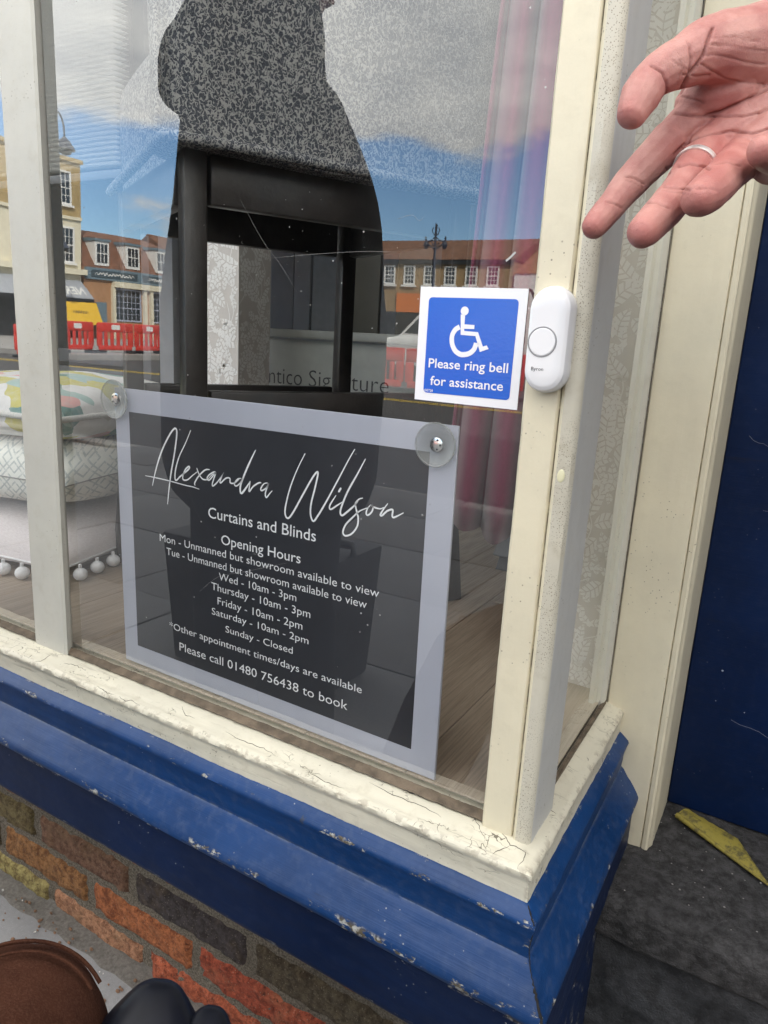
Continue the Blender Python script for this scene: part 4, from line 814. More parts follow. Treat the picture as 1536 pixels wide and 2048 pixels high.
for k in range(27):
    z = FZ + 0.04 + k * 0.064; Mx = Matrix.Translation((-2.08, 0.862, z)) @ Matrix.Rotation(math.radians(52), 4, 'X')
    if slm is None:
        mb = MB(); mb.box((-0.42, -0.036, -0.004), (0.42, 0.036, 0.004)); so_ = obj('slat', mb, M_SHUT, sh, bevel=0.003); slm = so_
    else: so_ = slm.copy(); COL.objects.link(so_)
    so_.matrix_local = Matrix.Translation(-BASE[sh.name]) @ Mx
M_PALEW = plain('pale_grey_joinery', (0.33, 0.335, 0.35), 0.6, 0.05)
su = thing('display_shelving', 'pale grey shelving unit behind the bar stool', 'shelving', (-1.75, 1.1, FZ))
for a, b in ((-1.985, -1.945), (-1.845, -1.775)):
    mb = MB(); mb.box((a, 1.08, FZ), (b, 1.12, 2.3)); obj('upright', mb, M_PALEW, su, bevel=0.002)
for z in (0.66, 0.72, 0.78, 0.84, 1.9):
    mb = MB(); mb.box((-2.35, 1.06, z), (-1.86, 1.30, z + 0.045)); obj('shelf', mb, M_SHUT if z < 1 else M_PALEW, su, bevel=0.002)
sb = thing('sample_stand', 'grey flooring sample stand with dark lettering across its front', 'display stand', (-1.1, 1.25, FZ))
M_STAND = plain('stand_grey', (0.30, 0.31, 0.29), 0.6, 0.06)
mb = MB(); mb.box((-1.72, 1.215, FZ), (-0.72, 1.235, 0.960)); obj('front_panel', mb, M_STAND, sb, bevel=0.002)
mb = MB(); mb.box((-1.74, 1.195, 0.965), (-0.70, 1.50, 0.990)); obj('counter_top', mb, M_STAND, sb, bevel=0.004)
for wd_, xa_, xb_ in (('Amtico', -1.56, -1.362), ('Signature', -1.335, -1.05)): mb = MB(); write(mb, wd_, xa_, xb_, 0.822, 0.050, lambda u, v: (u, 1.2142, v), -0.01); obj('lettering', mb, M_INK, sb)
for i, (a, b, col) in enumerate(((-1.56, -1.47, (.12, .125, .14)), (-1.468, -1.405, (.17, .18, .20)), (-1.29, -1.245, (.27, .28, .32)), (-1.24, -1.15, (.075, .072, .06)), (-1.09, -0.98, (.09, .085, .075)))):
    o = obj('sample_board', MB().box((a, 1.30, 0.990), (b, 1.315, 1.75)), plain('sample_board_face', col, 0.6, 0.08, 8), bevel=0.0015, origin=((a + b) / 2, 1.31, 0.99))
    tag(o, ('dark slate grey sample board, leftmost on the stand', 'mid grey sample board beside the black gap on the stand', 'narrow pale grey sample board right of the black gap', 'dark olive sample board behind the stool leg', 'dark brown sample board right of the stool leg')[i], 'sample board')

# ------------------------------------------------------------------ cushions
def cushion(name, c, half, th, rot, mat_, lab, box=0.35, sd=0, low=1.0):
    ca, sa = math.cos(rot), math.sin(rot); n = 34; mb = MB()
    def hgt(a, b): return th * (max(0, 1 - abs(a) ** 2.6) ** box) * (max(0, 1 - abs(b) ** 2.6) ** box)
    for sg in (1, -1):
        def fn(u, v):
            a, b = (u * 2 - 1), (v * 2 - 1); a = math.copysign(1 - (1 - abs(a)) ** 1.6, a); b = math.copysign(1 - (1 - abs(b)) ** 1.6, b)
            pin = 1 - 0.055 * (1 - (a * b) ** 2) * max(abs(a), abs(b)) ** 3
            x, y = a * half * pin, b * half * pin; z = (sg if sg > 0 else -low) * hgt(a, b) + 0.005 * noise.noise((a * 2.2, b * 2.2, sd)) * (1 - max(abs(a), abs(b)) ** 4)
            return (c[0] + x * ca - y * sa, c[1] + x * sa + y * ca, c[2] + z)
        m_ = MB(); m_.grid(fn, n, n); mb.add(m_.v, m_.f)
    o = obj(name, mb, mat_, smooth=85, origin=(c[0], c[1], c[2] - th)); tag(o, lab, 'cushion'); return o
def pattern_cloth(kind):
    m, g = mat(kind); o = g.obj(); s = g.sep(o); wv = g.noise(o, 500, 2)
    if kind == 'linen_blush': c = g.mix(g.ss(g.noise(g.map(o, (1, 1, 8)), 160, 3), .35, .65), (0.66, 0.60, 0.605), (0.74, 0.69, 0.69))
    elif kind == 'trellis':
        k = 15.0; P_ = g.m('MULTIPLY', g.m('ADD', s[0], s[1]), 0.8); a = g.m('MULTIPLY', g.m('ADD', P_, s[2]), k); b = g.m('MULTIPLY', g.m('SUBTRACT', P_, s[2]), k)
        fa = g.m('ABSOLUTE', g.m('SUBTRACT', g.m('FRACT', a), 0.5)); fb = g.m('ABSOLUTE', g.m('SUBTRACT', g.m('FRACT', b), 0.5))
        mn = g.m('MINIMUM', fa, fb); mx = g.m('MAXIMUM', fa, fb)
        bar = g.m('MULTIPLY', g.m('LESS_THAN', g.m('ABSOLUTE', g.m('SUBTRACT', mn, 0.12)), 0.03), 1.0)
        flo = g.m('LESS_THAN', g.m('ABSOLUTE', g.m('SUBTRACT', mx, 0.42)), 0.030); bl_ = g.ss(g.noise(o, 90, 3), .30, .55)
        c = g.mix(g.m('MULTIPLY', g.m('MAXIMUM', bar, flo), g.m('MULTIPLY', bl_, 0.85)), (0.78, 0.79, 0.74), (0.42, 0.47, 0.47))
    else:
        q = g.map(g.n('ShaderNodeVectorMath', {'operation': 'ADD'}, i0=o, i1=g.n('ShaderNodeVectorMath', {'operation': 'SCALE'}, i0=g.n('ShaderNodeTexNoise', Vector=o, Scale=9.0).outputs[1], Scale=0.09).outputs[0]).outputs[0], (1.0, 2.2, 2.6), (0.3, 0.5, 0.6))
        vc = g.n('ShaderNodeTexVoronoi', Vector=q, Scale=11.0).outputs['Color']; h = g.sep(vc)[0]
        c = g.ramp(h, [(0.0, (0.78, 0.77, 0.76)), (0.22, (0.60, 0.55, 0.16)), (0.40, (0.80, 0.79, 0.78)), (0.52, (0.15, 0.30, 0.28)), (0.68, (0.40, 0.55, 0.52)), (0.80, (0.74, 0.40, 0.38)), (0.92, (0.63, 0.60, 0.56))])
        for nd in g.t.nodes:
            if nd.type == 'VALTORGB': nd.color_ramp.interpolation = 'CONSTANT'
        c = g.mix(g.m('MULTIPLY', g.ss(g.noise(o, 60, 4), .4, .7), .35), c, (0.62, 0.61, 0.60))
    return finish(m, g, principled(g, c, 0.9, g.bump(wv, 0.3, 0.0008), Sheen_Weight=0.1))
CR = math.radians(11)
CC = (-1.335, 0.330)
cA = cushion('blush_cushion', (CC[0], CC[1], FZ + 0.030), 0.235, 0.074, CR, pattern_cloth('linen_blush'), 'blush linen cushion with white pompoms at the bottom of the stack', 0.42, 1, 0.38)
cB = cushion('trellis_cushion', (CC[0], CC[1] + .01, FZ + 0.172), 0.225, 0.066, CR + .02, pattern_cloth('trellis'), 'pale cushion with a grey trellis print, in the middle of the stack', 0.28, 2)
cC = cushion('leafy_cushion', (CC[0] - .005, CC[1] + .02, FZ + 0.283), 0.225, 0.062, CR - .03, pattern_cloth('leafy'), 'colourful leaf printed cushion with white piping on top of the stack', 0.36, 3)
def ring(c, half, rot, f=0.965, n=24):
    ca, sa = math.cos(rot), math.sin(rot); P = []
    for sx, sy, dx, dy in ((-1, -1, 1, 0), (1, -1, 0, 1), (1, 1, -1, 0), (-1, 1, 0, -1)):
        for k in range(n):
            t = 2 * k / n; a, b = sx + dx * t, sy + dy * t; pin = 1 - 0.055 * (1 - (a * b) ** 2) * max(abs(a), abs(b)) ** 3
            P.append(Vector((c[0] + half * pin * (a * ca - b * sa), c[1] + half * pin * (a * sa + b * ca), c[2])))
    return P
M_PIPE = cloth('white_piping_cloth', (0.66, 0.65, 0.62))
mb = MB(); mb.tube(ring((CC[0] - .005, CC[1] + .02, FZ + .283), .226, CR - .03), 0.0055, 8, closed=True); obj('piping', mb, M_PIPE, cC, smooth=60)
mb = MB(); mb.tube(ring((CC[0], CC[1] + .01, FZ + .172), .2255, CR + .02), 0.0012, 5, closed=True); obj('seam', mb, plain('grey_seam', (.25, .25, .24)), cB, smooth=60)
M_POM = plain('white_wool', (0.80, 0.80, 0.81), 0.95, 0.05, 90, 0.6, 500)
R_ = ring((CC[0], CC[1], FZ + 0.030), 0.236, CR, n=11)
mb = MB(); mb.tube(ring((CC[0], CC[1], FZ + .030), .2355, CR), 0.0018, 5, closed=True); obj('trim_cord', mb, M_POM, cA, smooth=60)
cv = Vector((CC[0], CC[1], 0)); pom0 = None
for p in R_:
    d = Vector((p.x - CC[0], p.y - CC[1], 0)).normalized(); q = p + d * 0.013; q.z = FZ + 0.0125
    if pom0 is None:
        mb = MB(); mb.ball((0, 0, 0), (0.0125, 0.0125, 0.0115), 16, 10); mb.tube([(0, 0, 0.009), (0, 0, 0.018)], 0.003, 6); pom0 = obj('pompom', mb, M_POM, cA, smooth=60)
        for v in pom0.data.vertices: v.co += Vector(BASE[cA.name])
        pm = pom0
    else: pm = pom0.copy(); COL.objects.link(pm)
    pm.location = q - BASE[cA.name]
    s_ = (p + Vector((0, 0, -0.002))) - (q + Vector((0, 0, 0.022)))
# ================================================================== ACROSS THE SQUARE (seen mirrored in the glass)
def bricky(name, col, sx=9.0):
    m, g = mat(name); o = g.obj(); s = g.sep(o)
    row = g.m('FRACT', g.m('MULTIPLY', s[2], 13.3)); n = g.noise(o, 1.2, 4, .6); f = g.noise(o, 30, 3, .6)
    c = g.mix(g.ss(n, .3, .7), tuple(x * .85 for x in col), tuple(x * 1.12 for x in col)); c = g.mix(g.m('MULTIPLY', g.ss(f, .4, .7), .5), c, tuple(x * .65 for x in col))
    c = g.mix(g.m('MULTIPLY', g.m('LESS_THAN', row, 0.14), .45), c, (.42, .38, .32)); return finish(m, g, principled(g, c, .9))
def tiles(name, col):
    m, g = mat(name); o = g.obj(); s = g.sep(o); row = g.m('FRACT', g.m('MULTIPLY', s[2], 7.0)); n = g.noise(o, 2.2, 5, .65)
    c = g.mix(g.ss(n, .3, .7), tuple(x * .65 for x in col), tuple(x * 1.25 for x in col)); c = g.mix(g.m('MULTIPLY', g.m('LESS_THAN', row, .2), .5), c, tuple(x * .4 for x in col)); return finish(m, g, principled(g, c, .85))
M_YB, M_BB, M_OB = bricky('yellow_stock_brick', (.46, .34, .16)), bricky('brown_brick', (.36, .24, .115)), bricky('orange_brick', (.48, .25, .12))
M_RT, M_RT2 = tiles('red_clay_tiles', (.21, .095, .055)), tiles('brown_clay_tiles', (.19, .088, .048))
M_CW = plain('cream_render', (.74, .69, .54), .8, .05, 1.5); M_WF = plain('white_window_paint', (.80, .80, .78), .5, .03)
M_PN = plain('dark_window_glass', (.035, .045, .055), .08, .1); M_SHOPF = plain('slate_blue_shopfront', (.16, .23, .28), .5, .1); M_DKF = plain('dark_shopfront', (.02, .022, .025), .3, .1)
def facadeX(y0, w_):   # local u along -Y on a front facing +X
    return lambda u, d, z: (X_F + d, y0 - u, z)
X_F = -45.0
def window(parent, P, u, z0, z1, w_, nx=3, ny=4, frame=M_WF, sill=True):
    """a sash window: frame with sill > pane with glazing bars; P(u, d, z) maps on to the front, d outwards"""
    def bx(mb, a, b):
        vs = [P(x, y, z) for z in (a[2], b[2]) for x, y in ((a[0], a[1]), (b[0], a[1]), (b[0], b[1]), (a[0], b[1]))]
        mb.add(vs, [(0, 3, 2, 1), (4, 5, 6, 7), (0, 1, 5, 4), (1, 2, 6, 5), (2, 3, 7, 6), (3, 0, 4, 7)]); return mb
    t = .12; f = MB(); bx(f, (u - w_ / 2, .004, z0), (u - w_ / 2 + t, .08, z1)); bx(f, (u + w_ / 2 - t, .004, z0), (u + w_ / 2, .08, z1)); bx(f, (u - w_ / 2 + t, .004, z1 - t), (u + w_ / 2 - t, .08, z1)); bx(f, (u - w_ / 2 + t, .004, z0), (u + w_ / 2 - t, .08, z0 + t))
    if sill: bx(f, (u - w_ / 2 - .12, .004, z0 - .14), (u + w_ / 2 + .12, .20, z0 - .003))
    fo = obj('window', f, frame, parent)
    p = bx(MB(), (u - w_ / 2 + t, .006, z0 + t), (u + w_ / 2 - t, .03, z1 - t)); obj('pane', p, M_PN, fo)
    b = MB(); iw, ih = w_ - 2 * t, z1 - z0 - 2 * t
    for i in range(1, nx): x = u - w_ / 2 + t + iw * i / nx; bx(b, (x - .018, .032, z0 + t), (x + .018, .055, z1 - t))
    for j in range(1, ny): z = z0 + t + ih * j / ny; k = .035 if j == ny // 2 else .018; bx(b, (u - w_ / 2 + t, .034, z - k), (u + w_ / 2 - t, .058, z + k))
    obj('glazing_bars', b, frame, fo)
# --- left: tall yellow brick house, painted below
yb = thing('corner_house', 'tall yellow brick house with cream painted lower floors and a cafe awning', 'house', (-50, -27, .08)); Pl = facadeX(-33.4, 0)
mb = MB(); mb.box((-57, -33.4, 8.1), (-45, -19, 11.6)); obj('brick_wall', mb, M_YB, yb)
mb = MB(); mb.box((-57, -33.4, .075), (-45.0, -19, 8.098)); obj('painted_wall', mb, M_CW, yb)
mb = MB(); mb.box((-57.1, -33.5, 11.603), (-44.8, -18.9, 11.85)); obj('parapet', mb, M_YB, yb); mb = MB(); mb.box((-45.001, -33.6, 4.35), (-44.55, -18.9, 4.72)); obj('cornice', mb, M_CW, yb)
mb = MB(); mb.box((-44.998, -33.38, 8.0), (-44.85, -19, 8.2)); obj('string_course', mb, M_CW, yb)
for k in range(4):
    window(yb, Pl, -(1.35 + k * 3.1), 8.9, 11.0, 1.15); window(yb, Pl, -(1.15 + k * 3.1), 5.1, 7.5, 1.15)
mb = MB(); mb.box((-44.997, -33.0, .08), (-44.93, -19.4, 3.9)); obj('cafe_front', mb, M_DKF, yb)
aw = thing('cafe_awning', 'grey cafe awning with white lettering on the corner house', 'awning', (-44, -30, 3.2))
mb = MB(); mb.prism([(-44.92, 3.95), (-43.5, 2.75), (-43.5, 2.70), (-44.92, 3.88)], -33.3, -26.0, 'y'); obj('awning_cloth', mb, plain('grey_awning_cloth', (.34, .36, .40), .8), aw)
mb = MB(); mb.box((-43.52, -33.3, 2.45), (-43.49, -26.0, 2.695)); obj('valance', mb, M_DKF, aw)
Pa = lambda u, v: (-43.5 - (v - 2.75) * 1.42 / 1.2 + .012, u, v + .012)
mb = MB(); write(mb, 'NERO', -32.9, -30.6, 2.95, .50, Pa, .02); obj('lettering', mb, M_WF, aw)
yw = thing('cafe_windbreak', 'yellow leaning cafe windbreak banner below the grey awning', 'banner', (-43, -33, .1))
mb = MB(); mb.prism([(-43.4, 2.45), (-42.65, 1.0), (-42.6, 1.0), (-43.36, 2.45)], -33.35, -29.5, 'y'); obj('banner_cloth', mb, plain('yellow_banner_cloth', (.74, .46, .03), .7, .04), yw)
for y in (-33.3, -29.6): mb = MB(); mb.box((-43.5, y, .08), (-43.42, y + .06, 2.42)); obj('banner_post', mb, M_DKF, yw)
mb = MB(); stroke(mb, [(-32.4 + .1 * k, 1.78 + (.10 if k % 2 else -.06)) for k in range(13)], .05, lambda u, v: (-42.6 - (v - 1.0) * .76 / 1.45 + .012, u, v)); obj('banner_writing', mb, M_INK, yw)
# --- terrace with mansard roof and dormers
te = thing('mansard_terrace', 'low terrace with red tiled mansard roof, white dormers and slate blue shopfronts', 'terrace', (-49, -38, .08)); Pt = facadeX(-33.62, 0); TL = 8.9
mb = MB(); mb.box((-55, -33.62 - TL, .075), (-45.0, -33.62, 4.98)); obj('front_wall', mb, M_OB, te)
mb = MB(); mb.prism([(-44.9, 4.985), (-46.4, 7.25), (-49, 8.0), (-55, 4.985)], -33.62 - TL, -33.62, 'y'); obj('mansard_roof', mb, M_RT, te)
for k, u in enumerate((1.55, 4.35, 7.15)):
    d = MB(); y = -33.62 - u; d.box((-46.6, y - .62, 5.15), (-44.95, y + .62, 6.85)); do = obj('dormer', d, M_WF, te); d = MB(); d.prism([(-44.85, 6.86), (-46.7, 6.86), (-46.7, 7.15), (-44.85, 7.02)], y - .72, y + .72, 'y'); obj('dormer_roof', d, M_SHOPF, do)
    Pd = lambda a, b, z, y=y: (-44.95 + b, y - a, z); p = MB(); p.box((-44.947, y - .45, 5.35), (-44.93, y + .45, 6.65)); obj('pane', p, M_PN, do)
    b = MB()
    for j in (-.15, .15): b.box((-44.928, y + j - .025, 5.35), (-44.905, y + j + .025, 6.65))
    b.box((-44.926, y - .45, 5.97), (-44.90, y + .45, 6.03)); obj('glazing_bars', b, M_WF, do)
mb = MB(); mb.box((-44.998, -33.64 - TL + .05, 4.15), (-44.8, -33.66, 4.97)); obj('shop_fascia', mb, M_SHOPF, te)
mb = MB(); mb.box((-44.795, -38.2, 4.3), (-44.77, -34.1, 4.8)).box((-44.795, -42.2, 4.3), (-44.77, -38.7, 4.8)); obj('name_board', mb, plain('dark_name_board', (.05, .08, .10), .5), te)
for y0, y1 in ((-37.9, -34.4), (-41.6, -39.2)):
    mb = MB(); stroke(mb, [(y0 + (y1 - y0) * k / 24, 4.55 + (.10 if k % 2 else -.09) * (1 if k % 5 else .3)) for k in range(25)], .07, lambda u, v: (-44.766, u, v)); obj('fascia_writing', mb, M_WF, te)
mb = MB(); mb.box((-44.997, -42.3, 3.72), (-44.6, -36.0, 4.12)); obj('cream_beam', mb, M_CW, te)
for y in (-36.05, -38.9, -39.5, -42.25): mb = MB(); mb.box((-44.998, y - .12, .08), (-44.72, y + .12, 3.715)); obj('cream_post', mb, M_CW, te)
M_LAT = plain('pale_blue_bars', (.42, .45, .56), .5)
for u, w_ in ((3.75, 2.5), (7.25, 2.4)): window(te, Pt, u, 1.35, 3.68, w_, 6, 5, M_LAT, False)
mb = MB(); mb.box((-44.998, -35.5, .08), (-44.93, -34.6, 2.6)); obj('door', mb, M_SHOPF, te)
gh = thing('gabled_house', 'house with brown tiled gable end beyond the mansard terrace', 'house', (-48, -47, .08))
mb = MB(); mb.box((-54, -51, .07), (-44, -43.2, 5.0)); obj('wall', mb, M_CW, gh); mb = MB(); mb.prism([(-43.8, 4.99), (-54.2, 4.99), (-49, 8.6)], -51.2, -43.0, 'y'); obj('roof', mb, M_RT2, gh)
# --- far side: long brown brick block
X_B = -47.4
bb = thing('long_brick_block', 'long brown brick block with red tiled roof and a row of white sash windows', 'building', (-27, -51, .07)); Pb = lambda u, d, z: (-19.0 - u, X_B + d, z)
mb = MB(); mb.box((-43, -57, .071), (-18.8, X_B, 6.9)); obj('front_wall', mb, M_BB, bb)
mb = MB(); mb.prism([(X_B + .35, 6.905), (-57.2, 6.905), (-52.2, 8.95)], -43.1, -18.7, 'x'); obj('roof', mb, M_RT2, bb)
mb = MB(); mb.box((-43, X_B + .003, 6.62), (-18.8, X_B + .28, 6.90)); obj('gutter', mb, M_DKF, bb)
for k in range(14): window(bb, Pb, 1.25 + k * 1.62, 5.2, 6.52, .92, 3, 4)
mb = MB(); mb.box((-43, X_B + .003, .08), (-18.85, X_B + .1, 3.3)); obj('shopfronts', mb, M_DKF, bb)
for x0, x1 in ((-27.6, -25.4), (-23.6, -20.2)):
    o = obj('shop_sign', MB().box((x0, X_B + .11, 3.3), (x1, X_B + .25, 4.6 if x0 < -27 else 4.1)), plain('orange_sign' if x0 < -27 else 'cream_sign', (.72, .20, .04) if x0 < -27 else (.6, .56, .45), .5), origin=(x0, X_B, 3.3)); tag(o, 'orange shop sign on the long brick block' if x0 < -27 else 'cream shop sign on the long brick block', 'sign')
gb = thing('gable_shop', 'orange brick gable building with a white painted mural wall', 'building', (-15, -51, .07))
mb = MB(); mb.box((-18.6, -57, .071), (-9, -47.2, 6.0)); obj('painted_wall', mb, M_WF, gb)
mb = MB(); mb.prism([(-18.7, 6.0), (-8.9, 6.0), (-13.8, 10.4)], -57, -47.1, 'y'); obj('gable', mb, M_OB, gb)
mb = MB(); stroke(mb, [(-18.2, 4.1), (-17.4, 5.0), (-16.8, 4.2), (-16.2, 5.2), (-15.5, 4.4)], .16, lambda u, v: (u, -47.18, v)); stroke(mb, [(-18.3, 3.2), (-17.2, 3.6), (-16.4, 2.9), (-15.6, 3.8)], .2, lambda u, v: (u, -47.18, v)); obj('mural_marks', mb, M_INK, gb)
# side of the square towards the right, out of frame
rb = thing('side_terrace', 'plain brown brick terrace on the right side of the square', 'terrace', (34, -30, .08))
mb = MB(); mb.box((30, -58, .0), (40, -12, 7.5)); obj('front_wall', mb, M_BB, rb); mb = MB(); mb.prism([(29.6, 7.5), (40.4, 7.5), (35, 10.8)], -58.2, -11.8, 'y'); obj('roof', mb, M_RT2, rb)
Pr = lambda u, d, z: (30 - d, -14 - u, z)
for k in range(12): window(rb, Pr, 1.5 + k * 3.4, 4.4, 6.2, 1.1, 2, 2)

# --- red plastic works barriers
M_RED = plain('red_barrier_plastic', (.66, .045, .03), .45, .06); M_REFL = plain('white_reflective_panel', (.85, .84, .82), .4)
def barrier(loc, rz, lab):
    t = thing('works_barrier', lab, 'barrier', (0, 0, 0), 'red plastic works barriers'); L = 1.36
    mb = MB(); mb.box((-L / 2, -.05, .70), (L / 2, .05, 1.0)); obj('top_panel', mb, M_RED, t, bevel=.03)
    mb = MB(); mb.box((-L / 2 + .05, -.045, .10), (L / 2 - .05, .045, .26)); obj('bottom_rail', mb, M_RED, t, bevel=.03)
    for i in range(6):
        x = -L / 2 + .09 + i * (L - .18) / 5; wd = .10 if i in (0, 5) else .058; mb = MB(); mb.box((x - wd, -.03, .23), (x + wd, .03, .73)); obj('bar', mb, M_RED, t, bevel=.015)
    for x in (-L / 2 + .12, L / 2 - .12): mb = MB(); mb.box((x - .09, -.22, 0), (x + .09, .22, .10)); obj('foot', mb, M_BLACKP, t, bevel=.02)
    mb = MB(); mb.box((-.16, -.056, .78), (.16, .056, .94)); obj('reflective_panel', mb, M_REFL, t); t.location = loc; t.rotation_euler = (0, 0, rz); return t
b0 = barrier((-20.8, -14.9, .078), math.radians(84), 'red plastic barrier below the yellow banner, nearest the corner house')
spots = [((-20.65, -16.3, .078), 95, 'red plastic barrier in the middle of the run before the terrace'), ((-20.75, -17.8, .078), 82, 'red plastic barrier at the far end of the run before the terrace'), ((-20.6, -19.3, .078), 92, 'red plastic barrier hidden behind the standing person in the reflection'),
         ((-20.9, -13.4, -.10), 90, 'red plastic barrier at the road end of the run'), ((-8.9, -14.2, -.10), 8, 'red plastic barrier by the white van, its left end free'), ((-7.45, -14.1, -.10), -4, 'red plastic barrier in front of the white van bonnet'), ((-6.0, -14.3, -.10), 5, 'red plastic barrier in front of the white van door')]
for loc, dg_, lab in spots:
    c = copy_tree(b0, loc, label=lab); c.rotation_euler = (0, 0, math.radians(dg_))
# --- white van
van = thing('white_van', 'white van parked behind red barriers across the road', 'van', (-9, -19.5, -.10))
prof = [(-12.2, .35), (-12.2, .85), (-12.0, 1.05), (-11.0, 1.22), (-10.2, 2.0), (-9.9, 2.1), (-6.9, 2.12), (-6.8, 2.0), (-6.75, .4)]
mb = MB(); mb.prism(prof, -20.4, -18.6, 'y'); obj('body', mb, plain('white_van_paint', (.78, .78, .77), .25, .02), van, bevel=.06)
mb = MB(); mb.prism([(-10.75, 1.32), (-10.18, 1.88), (-9.3, 1.88), (-9.3, 1.30)], -18.598, -18.585, 'y'); obj('side_window', mb, M_PN, van)
mb = MB(); mb.add([(-11.02, -20.2, 1.25), (-11.02, -18.8, 1.25), (-10.28, -18.8, 1.95), (-10.28, -20.2, 1.95)], [(0, 1, 2, 3)]); obj('windscreen', mb, M_PN, van)
for x in (-11.3, -7.8):
    for y in (-20.3, -18.7): mb = MB(); mb.lathe([(0, -.1), (.3, -.1), (.33, -.06), (.33, .06), (.3, .1), (0, .1)], 20, Matrix.Translation((x, y, .23)) @ Matrix.Rotation(math.radians(90), 4, 'X')); obj('wheel', mb, M_BLACKP, van, smooth=40)
# --- street lamps
M_LAMP = plain('dark_blue_lamp_paint', (.035, .045, .075), .4)
def lamp(loc, lab, h=8.1, sc=1.0):
    t = thing('street_lamp', lab, 'street lamp', (0, 0, 0), 'swan neck street lamps')
    mb = MB(); mb.tube([(0, 0, 0), (0, 0, .9), (0, 0, .95), (0, 0, h - .1)], [.11, .11, .07, .05], 12); obj('post', mb, M_LAMP, t, smooth=50)
    arc = [(0, .62 - .62 * math.cos(a * math.pi / 16), h - .1 + .75 * math.sin(a * math.pi / 16)) for a in range(17)] + [(0, 1.24, h - .35)]
    mb = MB(); mb.tube(arc, .035, 8); obj('arm', mb, M_LAMP, t, smooth=60)
    mb = MB(); mb.lathe([(.05, .42), (.10, .34), (.16, .30), (.34, .02), (.36, -.05), (.30, -.05)], 24, Matrix.Translation((0, 1.24, h - .72))); obj('lantern_hood', mb, M_LAMP, t, smooth=40)
    mb = MB(); mb.ball((0, 1.24, h - .80), (.24, .24, .16), 16, 8); obj('lens', mb, M_PN, t, smooth=60)
    t.location = loc; t.rotation_euler = (0, 0, math.radians(-78)); return t
lamp((-27.9, -19.2, .078), 'swan neck street lamp standing in front of the yellow brick house', 8.35); 
l2 = lamp((-41.6, -28.9, .078), 'shorter swan neck lamp close to the cream painted wall', 6.2)
dl = thing('twin_lamp', 'ornate twin headed lamp post before the long brick block', 'street lamp', (-15.5, -29.4, -.10))
mb = MB(); mb.tube([(-15.5, -29.4, -.1), (-15.5, -29.4, 1.1), (-15.5, -29.4, 1.15), (-15.5, -29.4, 6.2)], [.14, .12, .07, .05], 12); obj('post', mb, M_LAMP, dl, smooth=50)
for sg in (-1, 1):
    mb = MB(); mb.tube([(-15.5 + sg * .5 * math.sin(a * .35), -29.4, 5.1 + .9 * a / 8 - .06 * a * (a > 5)) for a in range(9)], .03, 6); mb.tube([(-15.5 + sg * .18 * math.sin(a * .8), -29.4, 5.2 + .12 * a) for a in range(8)], .022, 6); obj('arm', mb, M_LAMP, dl, smooth=60)
    mb = MB(); mb.lathe([(.02, .16), (.10, .03), (.12, -.06), (.07, -.2), (.01, -.22)], 12, Matrix.Translation((-15.5 + sg * .45, -29.4, 5.35))); obj('lantern', mb, M_LAMP, dl, smooth=40)
# ================================================================== PEOPLE
def skin_mat():
    m, g = mat('skin'); o = g.obj(); at = g.n('ShaderNodeAttribute', {'attribute_name': 'crease'}).outputs['Fac']; bl = g.n('ShaderNodeAttribute', {'attribute_name': 'blush'}).outputs['Fac']
    n = g.noise(o, 45, 4, .6); f = g.noise(o, 420, 3, .6)
    c = g.mix(g.ss(n, .32, .68), (.50, .255, .220), (.375, .148, .132)); c = g.mix(g.m('MULTIPLY', bl, .55), c, (.42, .125, .11)); c = g.mix(g.m('MULTIPLY', at, .6), c, (.19, .05, .038))
    vo = g.vor(g.map(o, (1, 1, .45)), 900, 'DISTANCE_TO_EDGE')
    h = g.m('ADD', g.m('MULTIPLY', f, .6), g.m('MULTIPLY', g.ss(vo, 0, .12), .35))
    return finish(m, g, principled(g, c, .46, g.bump(h, .45, .0009), Subsurface_Weight=.12, Subsurface_Radius=(.006, .002, .001), Subsurface_Scale=1.0, Specular_IOR_Level=.4))
M_SKIN = skin_mat()
R3 = Matrix(RX)
def at_px(px, py, a): return CAM + R3 @ Vector(((px - 768) / 1428.765 * a, -(py - 1024) / 1428.765 * a, -a))
def zs(zx, zy): return (1150 + .2539 * zx, .2539 * zy)
H = lambda L: [(at_px(px, py, a), r) for px, py, a, r in L]
arm = [(1960, 250, .50, .038), (1800, 150, .47, .031), (1700, 140, .445, .029)]
